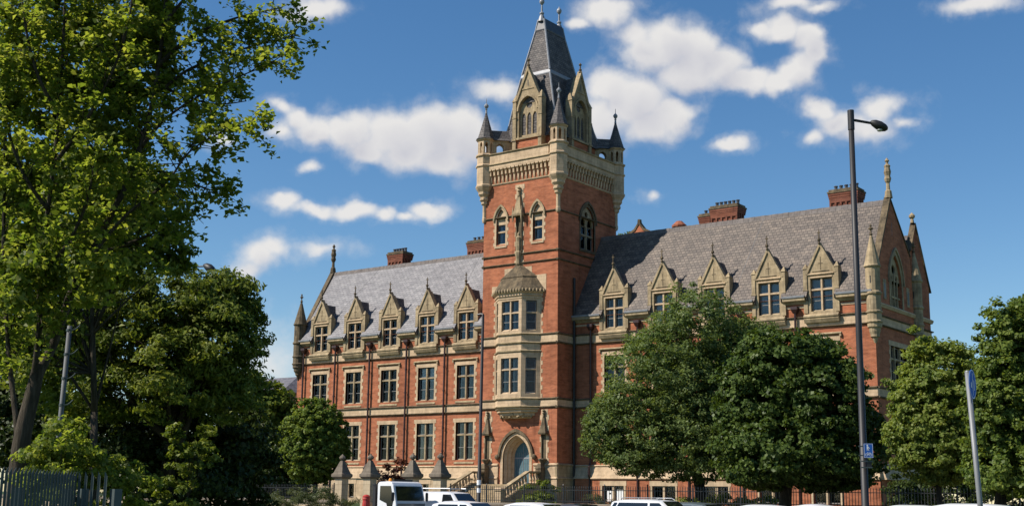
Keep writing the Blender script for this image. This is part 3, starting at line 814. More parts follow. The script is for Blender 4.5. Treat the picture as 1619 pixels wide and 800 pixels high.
for x0, x1 in ((XL + 0.3, -7.4), (0.0, XR - 0.3)):
    mb = MB(); n = int((x1 - x0) / 0.46)
    for i in range(n):
        a0 = x0 + (x1 - x0) * i / n; a1 = x0 + (x1 - x0) * (i + 1) / n - 0.015
        mb.extr(front(0), [(-YR - 0.22, ZR - 0.32), (-YR - 0.05, ZR + 0.10 + 0.012 * (i % 2)), (-YR + 0.05, ZR + 0.10 + 0.012 * (i % 2)), (-YR + 0.22, ZR - 0.32)], a0, a1)
    mb.build('ridge_tiles', M['ridge'], college)
m_ = MB(); m_.extr(front(0), [(-9.0, 17.6), (-11.2, 20.75), (-13.9, 16.7), (-13.8, 16.5), (-11.2, 20.5), (-9.0, 17.4)], -5, XR - 0.35)
m_.build('rear_roof', M['slate_brown'], college)
m_ = MB(); m_.extr(front(0), [(-11.42, 20.5), (-11.25, 20.9), (-11.15, 20.9), (-10.98, 20.5)], -5, XR - 0.35); m_.build('ridge_tiles', M['ridge'], college)
k_ = (ZR - 15.42) / (YR - YW + 0.40)
def onslope(y): return 15.42 + k_ * (y - YW + 0.40)
for xa, xb in ((-24.6, -27.9), (-12.6, -13.0), (14.6, 13.9)):      # lightning conductors run down the slates
    c = MB(); c.tube([(xa, YR - 0.1, onslope(YR - 0.1) + 0.03), (xb, YW + 0.3, onslope(YW + 0.3) + 0.03)], 0.028, 5); c.build('lightning_conductor', M['lead_dark'], college)

# ------------------------------------------------------------------ dormers
def make_dormer(curt, style):
    F = front(YW - 0.10)
    b0, b1, tr, hw = 14.42, 16.72, 15.93, 0.80
    mb = MB()
    outer = [(-1.14, 14.05), (1.14, 14.05), (1.14, 17.0), (0.98, 17.02), (0.0, 18.95), (-0.98, 17.02), (-1.14, 17.0)]
    mb.panel(F, outer, [rectp(-hw, hw, b0, b1)], 0.0, 0.3, edge=0.6)
    d = mb.build('dormer', M['stone_old'], college)
    s = MB()
    s.fbox(F, -0.06, 0.06, -0.255, -0.05, b0, b1 - 0.002)
    for a0, a1 in ((-hw + 0.002, -0.06), (0.06, hw - 0.002)): s.fbox(F, a0, a1, -0.25, -0.07, tr - 0.055, tr + 0.055)
    s.build('mullion', M['stone'], d)
    s = MB()
    s.fbox(F, -hw - 0.02, hw + 0.02, -0.02, 0.04, b1 + 0.02, b1 + 0.12); s.extr(F, [(-0.1, b1 + 0.2), (0.06, b1 + 0.2), (0.11, b1 + 0.26), (0.11, b1 + 0.30), (-0.1, b1 + 0.38)], -0.96, 0.96)
    s.build('lintel', M['stone'], d)
    for k in (-1, 1):       # kneeler piers either side
        s = MB(); a = k * 1.15
        s.fbox(F, a - 0.14, a + 0.14, -0.5, 0.07, 14.3, 17.42)
        s.fbox(F, a - 0.17, a + 0.17, -0.5, 0.10, 15.88, 15.98)
        s.loft([[F.p(a - 0.18, -0.36, 17.42), F.p(a + 0.18, -0.36, 17.42), F.p(a + 0.18, 0.11, 17.42), F.p(a - 0.18, 0.11, 17.42)], [F.p(a - 0.03, -0.15, 17.78), F.p(a + 0.03, -0.15, 17.78), F.p(a + 0.03, -0.09, 17.78), F.p(a - 0.03, -0.09, 17.78)]])
        s.build('pier', M['stone_old'], d)
    s = MB(); s.strip(F, [(1.0, 17.0), (0.0, 18.93), (-1.0, 17.0)], [(1.17, 17.06), (0.0, 19.22), (-1.17, 17.06)], -0.25, 0.09)
    s.build('coping', M['stone_old'], d)
    s = MB(); s.fbox(F, -0.025, 0.025, -0.01, 0.012, 17.3, 18.2); s.fbox(F, -0.16, 0.16, -0.01, 0.010, 17.72, 17.77); s.fbox(F, -0.62, 0.62, -0.01, 0.03, 17.16, 17.22)
    s.build('carved_cross', M['stone_black'], d)
    s = MB()
    s.extr(F, [(-0.25, b0 + 0.02), (-0.25, 14.1), (0.0, 14.1), (0.0, b0 - 0.2)], -hw, hw)
    for k in (-1, 1): s.extr(F, [(-0.25, b0 + 0.12), (-0.25, b0), (-0.03, b0 - 0.06)], k * hw / 2 - hw / 2 + 0.09, k * hw / 2 + hw / 2 - 0.09)
    s.extr(F, [(-0.1, 14.22), (0.15, 14.22), (0.28, 14.08), (0.28, 14.0), (0.2, 13.9), (0.24, 13.86), (0.12, 13.62), (-0.1, 13.62)], -1.26, 1.26)
    s.build('sill', M['stone_old'], d)
    s = MB(); y0 = YW - 0.10
    fy = lambda z: YW - 0.40 + (z - 15.42) / k_
    # slate roof of the dormer running back into the slope, and its lead cheeks
    s.loft([[(-1.06, y0 + 0.25, 16.95), (0, y0 + 0.25, 18.8), (1.06, y0 + 0.25, 16.95)], [(-1.06, fy(16.95) + 0.25, 16.95), (0, fy(18.8) + 0.25, 18.8), (1.06, fy(16.95) + 0.25, 16.95)]])
    s.build('dormer_roof', M['slate_dark'], d)
    for k in (-1, 1):
        s = MB(); x = k * 1.0
        s.prism(Fr((0, 0, 0), (0, 1, 0), (1, 0, 0)), [(y0 + 0.3, 14.9), (fy(15.5), 15.3), (fy(17.05) + 0.2, 17.05), (y0 + 0.3, 17.05)], x - 0.02, x + 0.02)
        s.build('cheek', M['lead_dark'], d)
    s = MB(); s.lathe((0, YW - 0.20, 19.1), [(0.10, 0), (0.06, 0.18), (0.13, 0.24), (0.13, 0.32), (0.05, 0.40), (0.045, 0.72), (0.03, 1.02)], 6)
    s.box(-0.11, 0.11, YW - 0.225, YW - 0.175, 19.86, 19.93)
    s.build('finial', M['stone_black'], d)
    glazing(F, 0, b0, b1, hw, tr, d, style)
    return d
dp = [make_dormer(0, [('l', 0.30), ('r', 0.25)]), make_dormer(0, [('l', 0.22), ('r', 0.42)]), make_dormer(0, [('blind', 0.92)])]
seq = [0, 1, 0, 0, 1, 1, 2, 2, 2, 2]
seen_d = set()
for x, k in zip(LWX + RWX, seq):
    if k in seen_d: copy_tree(dp[k], college, (x + 0.03, 0, 0))
    else: dp[k].location = (x + 0.03, 0, 0); seen_d.add(k)

# ------------------------------------------------------------------ corner turrets of the wings
def corner_turret(x, y, ztop, r, mat, name='corner_turret'):
    zb = ztop - 2.1
    mb = MB(); mb.lathe((x, y, 0), [(0.05, 11.9), (0.16, 12.2), (0.2, 12.35), (0.3, 12.4), (0.3, 12.55), (r - 0.12, 12.75), (r - 0.1, 12.95), (r, 13.05), (r, 13.3), (r + 0.08, 13.36), (r + 0.08, 13.44), (r, 13.5), (r, 13.98), (r + 0.07, 14.03), (r + 0.07, 14.12), (r, 14.18), (r, 15.2), (r + 0.09, 15.28), (r + 0.09, 15.4), (r, 15.5), (r, zb - 0.15), (r + 0.1, zb - 0.05), (r + 0.1, zb)], 14)
    t = mb.build(name, M[mat], college)
    mb = MB(); mb.lathe((x, y, zb), [(r + 0.11, 0), (r + 0.05, 0.12), (0.10, 2.05), (0.07, 2.12)], 12); mb.build('spire', M[mat], t)
    mb = MB(); mb.lathe((x, y, ztop), [(0.07, -0.02), (0.13, 0.1), (0.06, 0.2), (0.05, 0.38), (0.15, 0.45), (0.15, 0.53), (0.05, 0.6), (0.09, 0.7), (0.02, 0.82)], 8)
    mb.box(x - 0.17, x + 0.17, y - 0.05, y + 0.05, ztop + 0.45, ztop + 0.53); mb.build('finial', M['stone_black'], t)
    mb = MB()
    mb.box(x - 0.03, x + 0.03, y - r - 0.004, y - r + 0.05, 16.0, 16.5); mb.build('slit', M['iron'], t)
corner_turret(24.22, 2.42, 19.3, 0.48, 'stone_old')
corner_turret(-30.9, 2.35, 19.2, 0.56, 'stone_black')
corner_turret(24.3, 10.5, 19.4, 0.46, 'stone_old')

# ------------------------------------------------------------------ chimneys
def chimney(x0, x1, y0, y1, z0, z1, pots, mat='brick_dark'):
    F = front(y0); Rf = right(x1)
    mb = MB(); h = z1 - z0
    mb.box(x0, x1, y0, y1, z0, z1 - 0.55)
    n = max(3, round((x1 - x0) / 0.42))
    for i in range(n + 1):
        a = x0 + (x1 - x0) * i / n
        mb.fbox(F, a - 0.07, a + 0.07, -0.05, 0.09, z0, z1 - 0.75)
    for i in range(n):
        a0 = x0 + (x1 - x0) * i / n + 0.07; a1 = x0 + (x1 - x0) * (i + 1) / n - 0.07
        mb.fbox(F, a0 + 0.002, a1 - 0.002, -0.05, 0.086, z1 - 1.0, z1 - 0.75); mb.fbox(F, a0 + 0.002, a1 - 0.002, -0.05, 0.07, z0 + h * 0.42, z0 + h * 0.42 + 0.1)
    for i in range(3):
        a = y0 + (y1 - y0) * (i + 0.5) / 3
        mb.fbox(Rf, a - 0.08, a + 0.08, -0.05, 0.09, z0, z1 - 0.75)
    ch = mb.build('chimney', M[mat], college)
    mb = MB(); mt = MB()
    for k, (o_, za, zb) in enumerate(((0.095, -0.75, -0.62), (0.12, -0.62, -0.46), (0.15, -0.46, -0.28), (0.19, -0.28, -0.16), (0.10, -0.16, 0.0))):
        (mb if k < 3 else mt).box(x0 - o_, x1 + o_, y0 - o_, y1 + o_, z1 + za, z1 + zb - 0.002)
    mb.build('corbelling', M[mat], ch); mt.build('chimney_cap', M['stone_black'], ch)
    for i in range(pots):
        px = x0 + (x1 - x0) * (i + 0.5) / pots
        mb = MB(); mb.lathe((px, (y0 + y1) / 2, z1 - 0.02), [(0.15, 0), (0.12, 0.2), (0.12, 0.32), (0.16, 0.36), (0.15, 0.42)], 8); mb.build('chimney_pot', M['lead_dark'], ch)
    return ch
chimney(-24.28, -22.56, 7.0, 8.2, 21.5, 24.02, 5)
chimney(-14.65, -12.3, 7.0, 8.2, 21.5, 24.05, 5)
chimney(9.76, 11.92, 7.0, 8.2, 21.5, 24.08, 6)
chimney(7.15, 7.95, 10.0, 11.2, 21.0, 24.35, 2)
chimney(19.55, 21.55, 7.0, 8.2, 21.5, 24.05, 5)
mb = MB(); mb.prism(front(16.0), [(-6.5, 18), (1.9, 18), (-0.9, 24.7), (-1.9, 25.2), (-2.3, 25.75), (-2.7, 25.2), (-3.3, 24.9)], -0.4, 0.0)
mb.build('rear_gable', M['brick'], college)
mb = MB(); mb.strip(front(16.0), [(-0.9, 24.68), (-1.9, 25.18), (-2.3, 25.73), (-2.7, 25.18), (-3.3, 24.88)], [(-0.8, 24.85), (-1.8, 25.35), (-2.3, 26.0), (-2.8, 25.35), (-3.4, 25.05)], -0.45, 0.06); mb.prism(front(16.0), [(-2.45, 25.7), (-2.15, 25.7), (-2.2, 26.2), (-2.4, 26.2)], -0.3, 0.05); mb.build('gable_coping', M['stone_black'], college)
mb = MB(); mb.lathe((5.75, 9.0, 22.3), [(0.5, 0), (0.5, 0.9), (0.62, 0.95), (0.62, 1.1), (0.4, 1.3), (0.25, 1.45), (0.05, 1.5)], 10); mb.build('vent_cowl', M['terracotta'], college)

# ------------------------------------------------------------------ tower
TX0, TX1, TY1 = -7.4, 0.0, 8.5
upw = [(-5.63, 0.47), (-1.98, 0.47)]
holes = [arch(w, 23.5, 24.5, 8, c, 21.55) for c, w in upw]
doorw = arch(1.28, 4.55, 6.28, 10, -3.84, 2.5)
m_ = MB()
m_.panel(FT, [(TX0, 0), (-3.84 - 1.28, 0), (-3.84 - 1.28, 2.5)] + arch(1.28, 4.55, 6.28, 10, -3.84)[::-1] + [(-3.84 + 1.28, 2.5), (-3.84 + 1.28, 0), (TX1, 0), (TX1, 29.1), (TX0, 29.1)], holes, 0.0, 0.32)
rw = arch(0.98, 23.4, 24.75, 8, 4.15, 21.15)
m_.panel(RT, rectp(0, TY1, 0, 29.1), [rw], 0.0, 0.32)
m_.face([(TX0, 0, 0), (TX0, 0, 29.1), (TX0, TY1, 29.1), (TX0, TY1, 0)]); m_.face([(TX0, TY1, 0), (TX0, TY1, 29.1), (TX1, TY1, 29.1), (TX1, TY1, 0)])
m_.face([(TX0, 0, 29.1), (TX1, 0, 29.1), (TX1, TY1, 29.1), (TX0, TY1, 29.1)])
m_.build('tower_wall', M['brick'], college)

RB = back(TY1, 0.0); RL = left(TX0, 0.0)
# string courses round the tower (front, right, left)
def tower_string(z, k=1.0, mat='stone_black'):  # dark default: soot plus painted shadow beneath each string
    for fr, a0, a1 in ((FT, TX0 - 0.12 * k, TX1 + 0.12 * k), (RT, -0.1, TY1 + 0.1), (RL, -TY1, 0.1)):
        s = MB(); s.extr(fr, [(-0.1, z - 0.10 * k), (0.05 * k, z - 0.10 * k), (0.13 * k, z - 0.02), (0.13 * k, z + 0.02), (-0.1, z + 0.12 * k)], a0, a1)
        s.build('string_course', M[mat], college)
for z in (8.40, 9.03, 13.34, 14.03): tower_string(z)
for z in (19.85, 20.61, 23.79): tower_string(z, 0.9)
for zlo, zhi in ((8.42, 9.0), (13.36, 14.0)):
    for fr, a0, a1 in ((FT, TX0, TX1), (RT, 0.0, TY1)):
        s = MB(); s.fbox(fr, a0, a1 + (0.032 if fr is FT else 0), -0.1, 0.033, zlo, zhi); s.build('stone_band', M['stone'], college)
# plinth
for a0, a1, fr in ((TX0 - 0.1, -5.55, FT), (-2.13, TX1 + 0.1, FT), (-0.1, 2.3, RT)):
    s = MB(); s.extr(fr, [(-0.1, 4.16), (0.06, 4.12), (0.16, 4.05), (0.16, 3.98), (0.08, 3.93), (0.08, 3.12), (0.17, 3.06), (0.2, 2.98), (0.16, 2.92), (0.14, 2.9), (0.14, 0), (-0.1, 0)], a0, a1)
    s.build('plinth', M['stone'] if fr is FT else M['stone_old'], college)

# tall lancets of the belfry stage
for c, w in upw:
    s = MB(); s.panel(FT, arch(w - 0.002, 23.5, 24.48, 8, c, 23.2), [], -0.14); win = s.build('tower_lancet', M['stone'], college)
    s = MB(); s.fbox(FT, c - w, c + w, -0.24, -0.12, 22.55, 22.65); s.build('transom', M['stone'], win)
    s = MB(); s.extr(FT, [(-0.3, 21.56), (-0.3, 21.72), (-0.02, 21.5), (-0.02, 21.4)], c - w, c + w); s.build('sill', M['stone'], win)
    s = MB(); s.strip(FT, arch(w, 23.5, 24.5, 8, c, 21.45), arch(w + 0.15, 23.5, 24.68, 8, c, 21.45), -0.1, 0.025); quoins(s, FT, c - w - 0.151, -1, 21.45, 23.5, 0.02, 0.03, 0.14); quoins(s, FT, c + w + 0.151, 1, 21.45, 23.5, 0.02, 0.03, 0.14)
    s.fbox(FT, c - w - 0.15, c + w + 0.15, -0.1, 0.06, 21.28, 21.45)
    s.build('surround', M['stone'], win)
    s = MB(); s.strip(FT, arch(w + 0.16, 23.5, 24.69, 8, c), arch(w + 0.30, 23.5, 24.88, 8, c), -0.1, 0.13); s.build('hood_mould', M['stone_old'], win)
    glazing(FT, c, 21.56, 23.2, w - 0.02, 22.6, win, [('l', 0.3)], lights=1)
# two-light window of the tower's right face
s = MB(); s.panel(RT, arch(0.97, 23.4, 24.7, 8, 4.15, 23.1), [arch(0.34, 23.3, 23.8, 5, 3.68, 23.12), arch(0.34, 23.3, 23.8, 5, 4.62, 23.12), [(4.15 + 0.22 * math.cos(t * math.pi / 5), 24.12 + 0.22 * math.sin(t * math.pi / 5)) for t in range(10)]], -0.12, 0.14)
s.fbox(RT, 4.07, 4.23, -0.26, -0.1, 21.15, 23.1); s.fbox(RT, 3.2, 4.06, -0.25, -0.12, 22.3, 22.42); s.fbox(RT, 4.24, 5.1, -0.25, -0.12, 22.3, 22.42)
win = s.build('tower_window', M['stone_old'], college)
s = MB(); s.strip(RT, arch(0.98, 23.4, 24.75, 8, 4.15, 21.15), arch(1.16, 23.4, 25.0, 8, 4.15, 21.15), -0.1, 0.025); s.fbox(RT, 3.0, 5.3, -0.1, 0.08, 20.95, 21.15)
s.strip(RT, arch(1.17, 23.4, 25.01, 8, 4.15), arch(1.3, 23.4, 25.2, 8, 4.15), -0.1, 0.13)
s.build('surround', M['stone_black'], win)  # darker stone than the window: shade of the right face put into the colour
glazing(RT, 4.15, 21.17, 23.15, 0.95, 22.36, win, [('r', 0.3)], lights=2)

# corbel table and parapet
def corbels(fr, a0, a1, n):
    z0, z1 = 26.72, 27.95
    pitch = (a1 - a0) / n
    mb = MB()
    for i in range(n + 1):
        a = a0 + pitch * i
        mb.extr(fr, [(-0.05, z0 - 0.05), (0.05, z0), (0.10, z0 + 0.15), (0.13, z0 + 0.55), (0.22, z0 + 0.62), (0.24, z0 + 0.95), (0.33, z0 + 1.05), (0.33, z1), (-0.05, z1)], a - pitch * 0.20, a + pitch * 0.20)
        if i < n: mb.panel(fr, rectp(a + pitch * 0.26, a + pitch * 0.74, z1 - 0.36, z1 - 0.003), [], 0.325, 0.3) if False else mb.prism(fr, [(a + pitch * 0.20, z1 - 0.25), (a + pitch * 0.5, z1 - 0.06), (a + pitch * 0.80, z1 - 0.25), (a + pitch * 0.80, z1 - 0.003), (a + pitch * 0.20, z1 - 0.003)], 0.0, 0.327)
    mb.fbox(fr, a0 - 0.3, a1 + 0.3, -0.05, 0.335, z1, 28.22)
    mb.extr(fr, [(-0.05, 26.52), (0.04, 26.52), (0.09, 26.6), (0.09, 26.66), (-0.05, 26.7)], a0 - 0.3, a1 + 0.3)
    return mb.build('corbel_table', M['stone'], college)
def parapet(fr, a0, a1):
    mb = MB(); mb.fbox(fr, a0, a1, -0.25, 0.33, 28.225, 29.02)
    p = mb.build('parapet', M['stone'], college)
    mb = MB(); mb.extr(fr, [(-0.3, 29.02), (0.36, 29.02), (0.44, 29.1), (0.44, 29.16), (-0.3, 29.26)], a0, a1); mb.extr(fr, [(-0.05, 28.16), (0.36, 28.16), (0.42, 28.22), (0.42, 28.26), (0.3, 28.34), (-0.05, 28.34)], a0, a1)
    mb.build('parapet_moulding', M['stone_old'], p)
for fr, a0, a1, n in ((FT, TX0 + 0.75, TX1 - 0.75, 15), (RT, 0.75, TY1 - 0.75, 17), (RL, -TY1 + 0.75, -0.75, 17), (RB, 0.75, -TX0 - 0.75, 15)):
    corbels(fr, a0, a1, n); parapet(fr, a0, a1)

# corner bartizans with slated spirelets
def bartizan(x, y):
    ph = math.pi / 8
    mb = MB(); mb.lathe((x, y, 0), [(0.14, 23.55), (0.2, 23.7), (0.2, 23.9), (0.17, 24.0), (0.17, 25.0), (0.3, 25.12), (0.3, 25.3), (0.42, 25.42), (0.42, 25.6), (0.36, 25.66), (0.55, 25.9), (0.55, 26.1), (0.72, 26.35), (0.80, 26.5), (0.80, 26.62), (0.72, 26.7), (0.72, 28.15), (0.82, 28.22), (0.82, 28.32), (0.72, 28.4), (0.72, 29.02), (0.84, 29.1), (0.84, 29.2), (0.7, 29.28)], 8, ph)
    b = mb.build('bartizan', M['stone'], college)
    mb = MB()      # open lantern of eight little arches
    for k in range(8):
        t = ph + k * math.pi / 4; t2 = t + math.pi / 4
        p0 = Vector((x + 0.66 * math.cos(t), y + 0.66 * math.sin(t), 0)); p1 = Vector((x + 0.66 * math.cos(t2), y + 0.66 * math.sin(t2), 0))
        a = (p1 - p0).normalized(); d = Vector((a.y, -a.x, 0)); L = (p1 - p0).length
        mb.panel(Fr(p0, a, d), rectp(0, L, 29.26, 30.5), [arch(0.11, 30.08, 30.3, 4, L / 2, 29.36)], 0.0, 0.10)
    mb.lathe((x, y, 0), [(0.56, 29.2), (0.56, 29.3)], 8, ph); mb.lathe((x, y, 0), [(0.68, 30.42), (0.78, 30.5), (0.78, 30.58)], 8, ph)
    mb.build('lantern', M['stone'], b)
    mb = MB(); mb.lathe((x, y, 30.585), [(0.86, 0), (0.72, 0.12), (0.60, 0.5), (0.34, 1.35), (0.12, 2.15), (0.08, 2.3)], 8, ph); mb.build('spire', M['slate_dark'], b)
    mb = MB(); mb.lathe((x, y, 32.87), [(0.10, 0), (0.07, 0.3), (0.11, 0.36), (0.05, 0.42), (0.13, 0.5), (0.19, 0.62), (0.19, 0.72), (0.10, 0.84), (0.03, 0.9), (0.02, 1.3)], 8); mb.build('ball_finial', M['lead'], b)
for x, y in ((TX0 + 0.02, 0.02), (TX1 - 0.02, 0.02), (TX1 - 0.02, TY1 - 0.02), (TX0 + 0.02, TY1 - 0.02)): bartizan(x, y)

# attic stage, spire roof and lucarnes
RC = (-3.70, 4.25)
BX, BY = (-6.35, -1.0), (1.25, 7.5)
mb = MB(); mb.box(BX[0] + 0.1, BX[1] - 0.1, BY[0] + 0.1, BY[1] - 0.1, 29.0, 30.45); mb.build('attic_wall', M['brick'], college)
sec = [(30.4, (-6.5, -0.85), (1.1, 7.6)), (30.75, (-6.35, -1.0), (1.25, 7.45)), (32.0, (-6.02, -1.36), (1.45, 7.1)), (33.5, (-5.72, -1.66), (1.58, 6.75)), (36.0, (-5.16, -2.2), (1.86, 6.05))]
mb = MB(); mb.loft([rect(*a, *b, z) for z, a, b in sec]); tr_ = mb.build('tower_roof', M['slate_dark'], college)
sec2 = [(36.3, (-5.10, -2.26), (1.9, 5.98)), (40.2, (-4.2, -3.2), (2.55, 5.42))]
mb = MB(); mb.loft([rect(*a, *b, z) for z, a, b in sec2]); mb.build('upper_slope', M['slate_dark'], tr_)
mb = MB(); mb.loft([rect(-5.19, -2.17, 1.83, 6.08, 35.96), rect(-5.20, -2.16, 1.82, 6.09, 36.06), rect(-5.13, -2.23, 1.88, 6.0, 36.32)]); mb.build('lead_band', M['lead'], tr_)
mb = MB(); mb.loft([rect(-4.24, -3.16, 2.52, 5.45, 40.15), rect(-4.26, -3.14, 2.50, 5.47, 40.25), rect(-4.0, -3.4, 2.64, 5.36, 41.25), rect(-3.86, -3.54, 2.8, 5.2, 41.3)]); mb.build('ridge_cap', M['lead_dark'], tr_)
for sx, sy in ((0, 0), (1, 0), (0, 1), (1, 1)):
    for sc_ in (sec, sec2 + [(41.2, (-4.0, -3.4), (2.64, 5.36))]):
        mb = MB(); mb.tube([(a[sx] , b[sy], z) for z, a, b in sc_], [0.085] * len(sc_), 6); mb.build('hip_roll', M['lead'], tr_)
for y in (2.72, 5.28):
    mb = MB(); mb.lathe((-3.7, y, 41.0), [(0.34, 0), (0.2, 0.5), (0.13, 0.62), (0.2, 0.7), (0.2, 0.78), (0.08, 0.9), (0.06, 1.5), (0.12, 1.56), (0.20, 1.68), (0.22, 1.82), (0.17, 1.96), (0.05, 2.08), (0.02, 2.2)], 10); mb.build('roof_finial', M['lead'], tr_)

def lucarne(fr, ac, z0=29.3):
    hw = 0.92
    mb = MB()
    oculus = [(ac + 0.30 * math.cos(t * math.pi / 6), 33.25 + 0.30 * math.sin(t * math.pi / 6)) for t in range(12)]
    lights = [arch(0.21, 32.2, 32.6, 4, ac + k * 0.56, 30.72) for k in (-1, 0, 1)]
    mb.panel(fr, arch(hw + 0.001, 32.75, 33.9, 8, ac, 30.5), lights + [oculus], -0.22, 0.2)
    outer = [(ac - 1.22, 30.4), (ac + 1.22, 30.4), (ac + 1.22, 33.4), (ac + 1.0, 33.75), (ac, 36.1), (ac - 1.0, 33.75), (ac - 1.22, 33.4)]
    mb.panel(fr, outer, [arch(hw, 32.75, 33.9, 8, ac, 30.5)], 0.0, 0.24, edge=0.7)
    l = mb.build('lucarne', M['stone_old'], college)
    for k in (-1, 1):
        s = MB(); a = ac + k * 1.30
        s.fbox(fr, a - 0.17, a + 0.17, -0.5, 0.12, z0, 33.6); s.fbox(fr, a - 0.21, a + 0.21, -0.5, 0.16, 32.15, 32.28); s.fbox(fr, a - 0.21, a + 0.21, -0.5, 0.2, z0 + 0.95, z0 + 1.1)
        s.loft([[fr.p(a - 0.22, -0.5, 33.6), fr.p(a + 0.22, -0.5, 33.6), fr.p(a + 0.22, 0.17, 33.6), fr.p(a - 0.22, 0.17, 33.6)], [fr.p(a - 0.04, -0.22, 34.25), fr.p(a + 0.04, -0.22, 34.25), fr.p(a + 0.04, -0.12, 34.25), fr.p(a - 0.04, -0.12, 34.25)]])
        s.build('pier', M['stone_old'], l)
    s = MB(); s.strip(fr, [(ac + 1.12, 33.5), (ac, 36.08), (ac - 1.12, 33.5)], [(ac + 1.3, 33.6), (ac, 36.5), (ac - 1.3, 33.6)], -0.3, 0.10)
    s.strip(fr, arch(hw + 0.02, 32.75, 33.93, 8, ac), arch(hw + 0.16, 32.75, 34.1, 8, ac), -0.1, 0.09); s.build('coping', M['stone_old'], l)
    s = MB(); s.fbox(fr, ac - 0.62, ac + 0.62, -0.05, 0.05, 34.52, 34.62); s.build('string', M['stone_old'], l)
    s = MB(); s.fbox(fr, ac - 1.22, ac + 1.22, -0.3, 0.12, 30.3, 30.46); s.build('sill', M['stone_old'], l)
    s = MB(); s.prism(fr, arch(hw, 32.75, 33.9, 8, ac, 30.5), -0.75, -0.7); s.build('louvre_void', M['iron'], l)
    s = MB()
    for i in range(6): s.extr(fr, [(-0.5, 30.85 + i * 0.27), (-0.3, 30.72 + i * 0.27), (-0.3, 30.75 + i * 0.27), (-0.5, 30.88 + i * 0.27)], ac - 0.8, ac + 0.8)
    s.build('louvre', M['lead_dark'], l)
    s = MB(); s.loft([[fr.p(ac - 1.15, -0.2, 33.4), fr.p(ac, -0.2, 36.0), fr.p(ac + 1.15, -0.2, 33.4)], [fr.p(ac - 1.15, -1.9, 33.4), fr.p(ac, -2.2, 36.0), fr.p(ac + 1.15, -1.9, 33.4)]])
    s.fbox(fr, ac - 1.2, ac + 1.2, -1.6, -0.3, 30.3, 33.45)
    s.build('lucarne_roof', M['slate_dark'], l)
    s = MB(); c = fr.p(ac, -0.05, 0); s.lathe((c.x, c.y, 36.35), [(0.17, 0), (0.1, 0.15), (0.15, 0.25), (0.07, 0.35), (0.06, 0.6), (0.15, 0.68), (0.03, 0.85)], 6); s.build('finial', M['stone_black'], l)
    s = MB(); s.fbox(fr, ac - 0.04, ac + 0.04, -0.02, 0.01, 34.8, 35.3); s.build('slit', M['iron'], l)
    s = MB(); s.fbox(fr, ac - 1.1, ac + 1.1, -0.6, -0.02, 29.2, 30.29); s.build('apron', M['brick'], l)
lucarne(front(0.75), -3.62)
lucarne(right(-0.75), 4.25)
lucarne(left(-6.65), -4.25)
# small slated links between the bartizans and the spire
for cx_, cy_, ix, iy in ((TX0, 0, 1, 1), (TX1, 0, -1, 1), (TX1, TY1, -1, -1), (TX0, TY1, 1, -1)):
    p0 = Vector((cx_ + 0.35 * ix, cy_ + 0.35 * iy, 0)); p1 = Vector((cx_ + 1.55 * ix, cy_ + 1.55 * iy, 0))
    a = (p1 - p0).normalized(); L = (p1 - p0).length
    F = Fr(p0, a, Vector((a.y, -a.x, 0)))
    mb = MB(); mb.panel(F, rectp(0, L, 29.2, 30.5), [arch(0.3, 29.9, 30.25, 4, L * 0.42, 29.3)], 0.32, 0.64); mb.panel(Fr(p1, -a, Vector((-a.y, a.x, 0))), rectp(0, L, 29.2, 30.5), [arch(0.3, 29.9, 30.25, 4, L * 0.58, 29.3)], 0.32, 0.1)
    lk = mb.build('parapet_link', M['stone_old'], college)
    mb = MB(); mb.extr(F, [(-0.5, 30.5), (0.5, 30.5), (0.36, 30.66), (0.0, 31.45), (-0.36, 30.66)], -0.1, L + 0.3); mb.build('link_roof', M['slate_dark'], lk)

# ------------------------------------------------------------------ oriel bay
OP = [(-6.02, 0.02), (-4.97, -1.0), (-2.73, -1.0), (-1.58, 0.02)]
def oring(off, z):
    c = (-3.80, 0.0)
    (ax, ay), (bx, by), (cx_, cy_), (dx, dy) = OP
    return [(ax - off * 1.4, ay, z), (bx - off * 0.45, by - off, z), (cx_ + off * 0.45, cy_ - off, z), (dx + off * 1.4, dy, z)]
def oblock(mb, prof): return mb.loft([oring(o_, z) for o_, z in prof])
mb = MB()
oblock(mb, [(-0.62, 7.55), (-0.5, 7.7), (-0.36, 7.78), (-0.36, 7.95), (-0.16, 8.02), (-0.16, 8.18), (-0.02, 8.25), (-0.02, 8.42)])
bay = mb.build('oriel_bay', M['stone'], college)
mb = MB(); random.seed(3)
for i in range(60):      # carved foliage under the bay
    t = random.random(); o1 = oring(-0.40 - 0.10 * random.random(), 0)
    k = random.choice((0, 1, 1, 2)); p0, p1 = Vector(o1[k]), Vector(o1[k + 1]); p = p0.lerp(p1, t)
    zz = 7.62 + 0.38 * random.random(); r_ = 0.07 + 0.06 * random.random()
    mb.lathe((p.x, p.y + 0.02, zz), [(0.01, -r_), (r_ * 0.8, -r_ * 0.5), (r_, 0), (r_ * 0.7, r_ * 0.6), (0.01, r_)], 6, random.random())
mb.build('carved_foliage', M['stone_old'], bay)
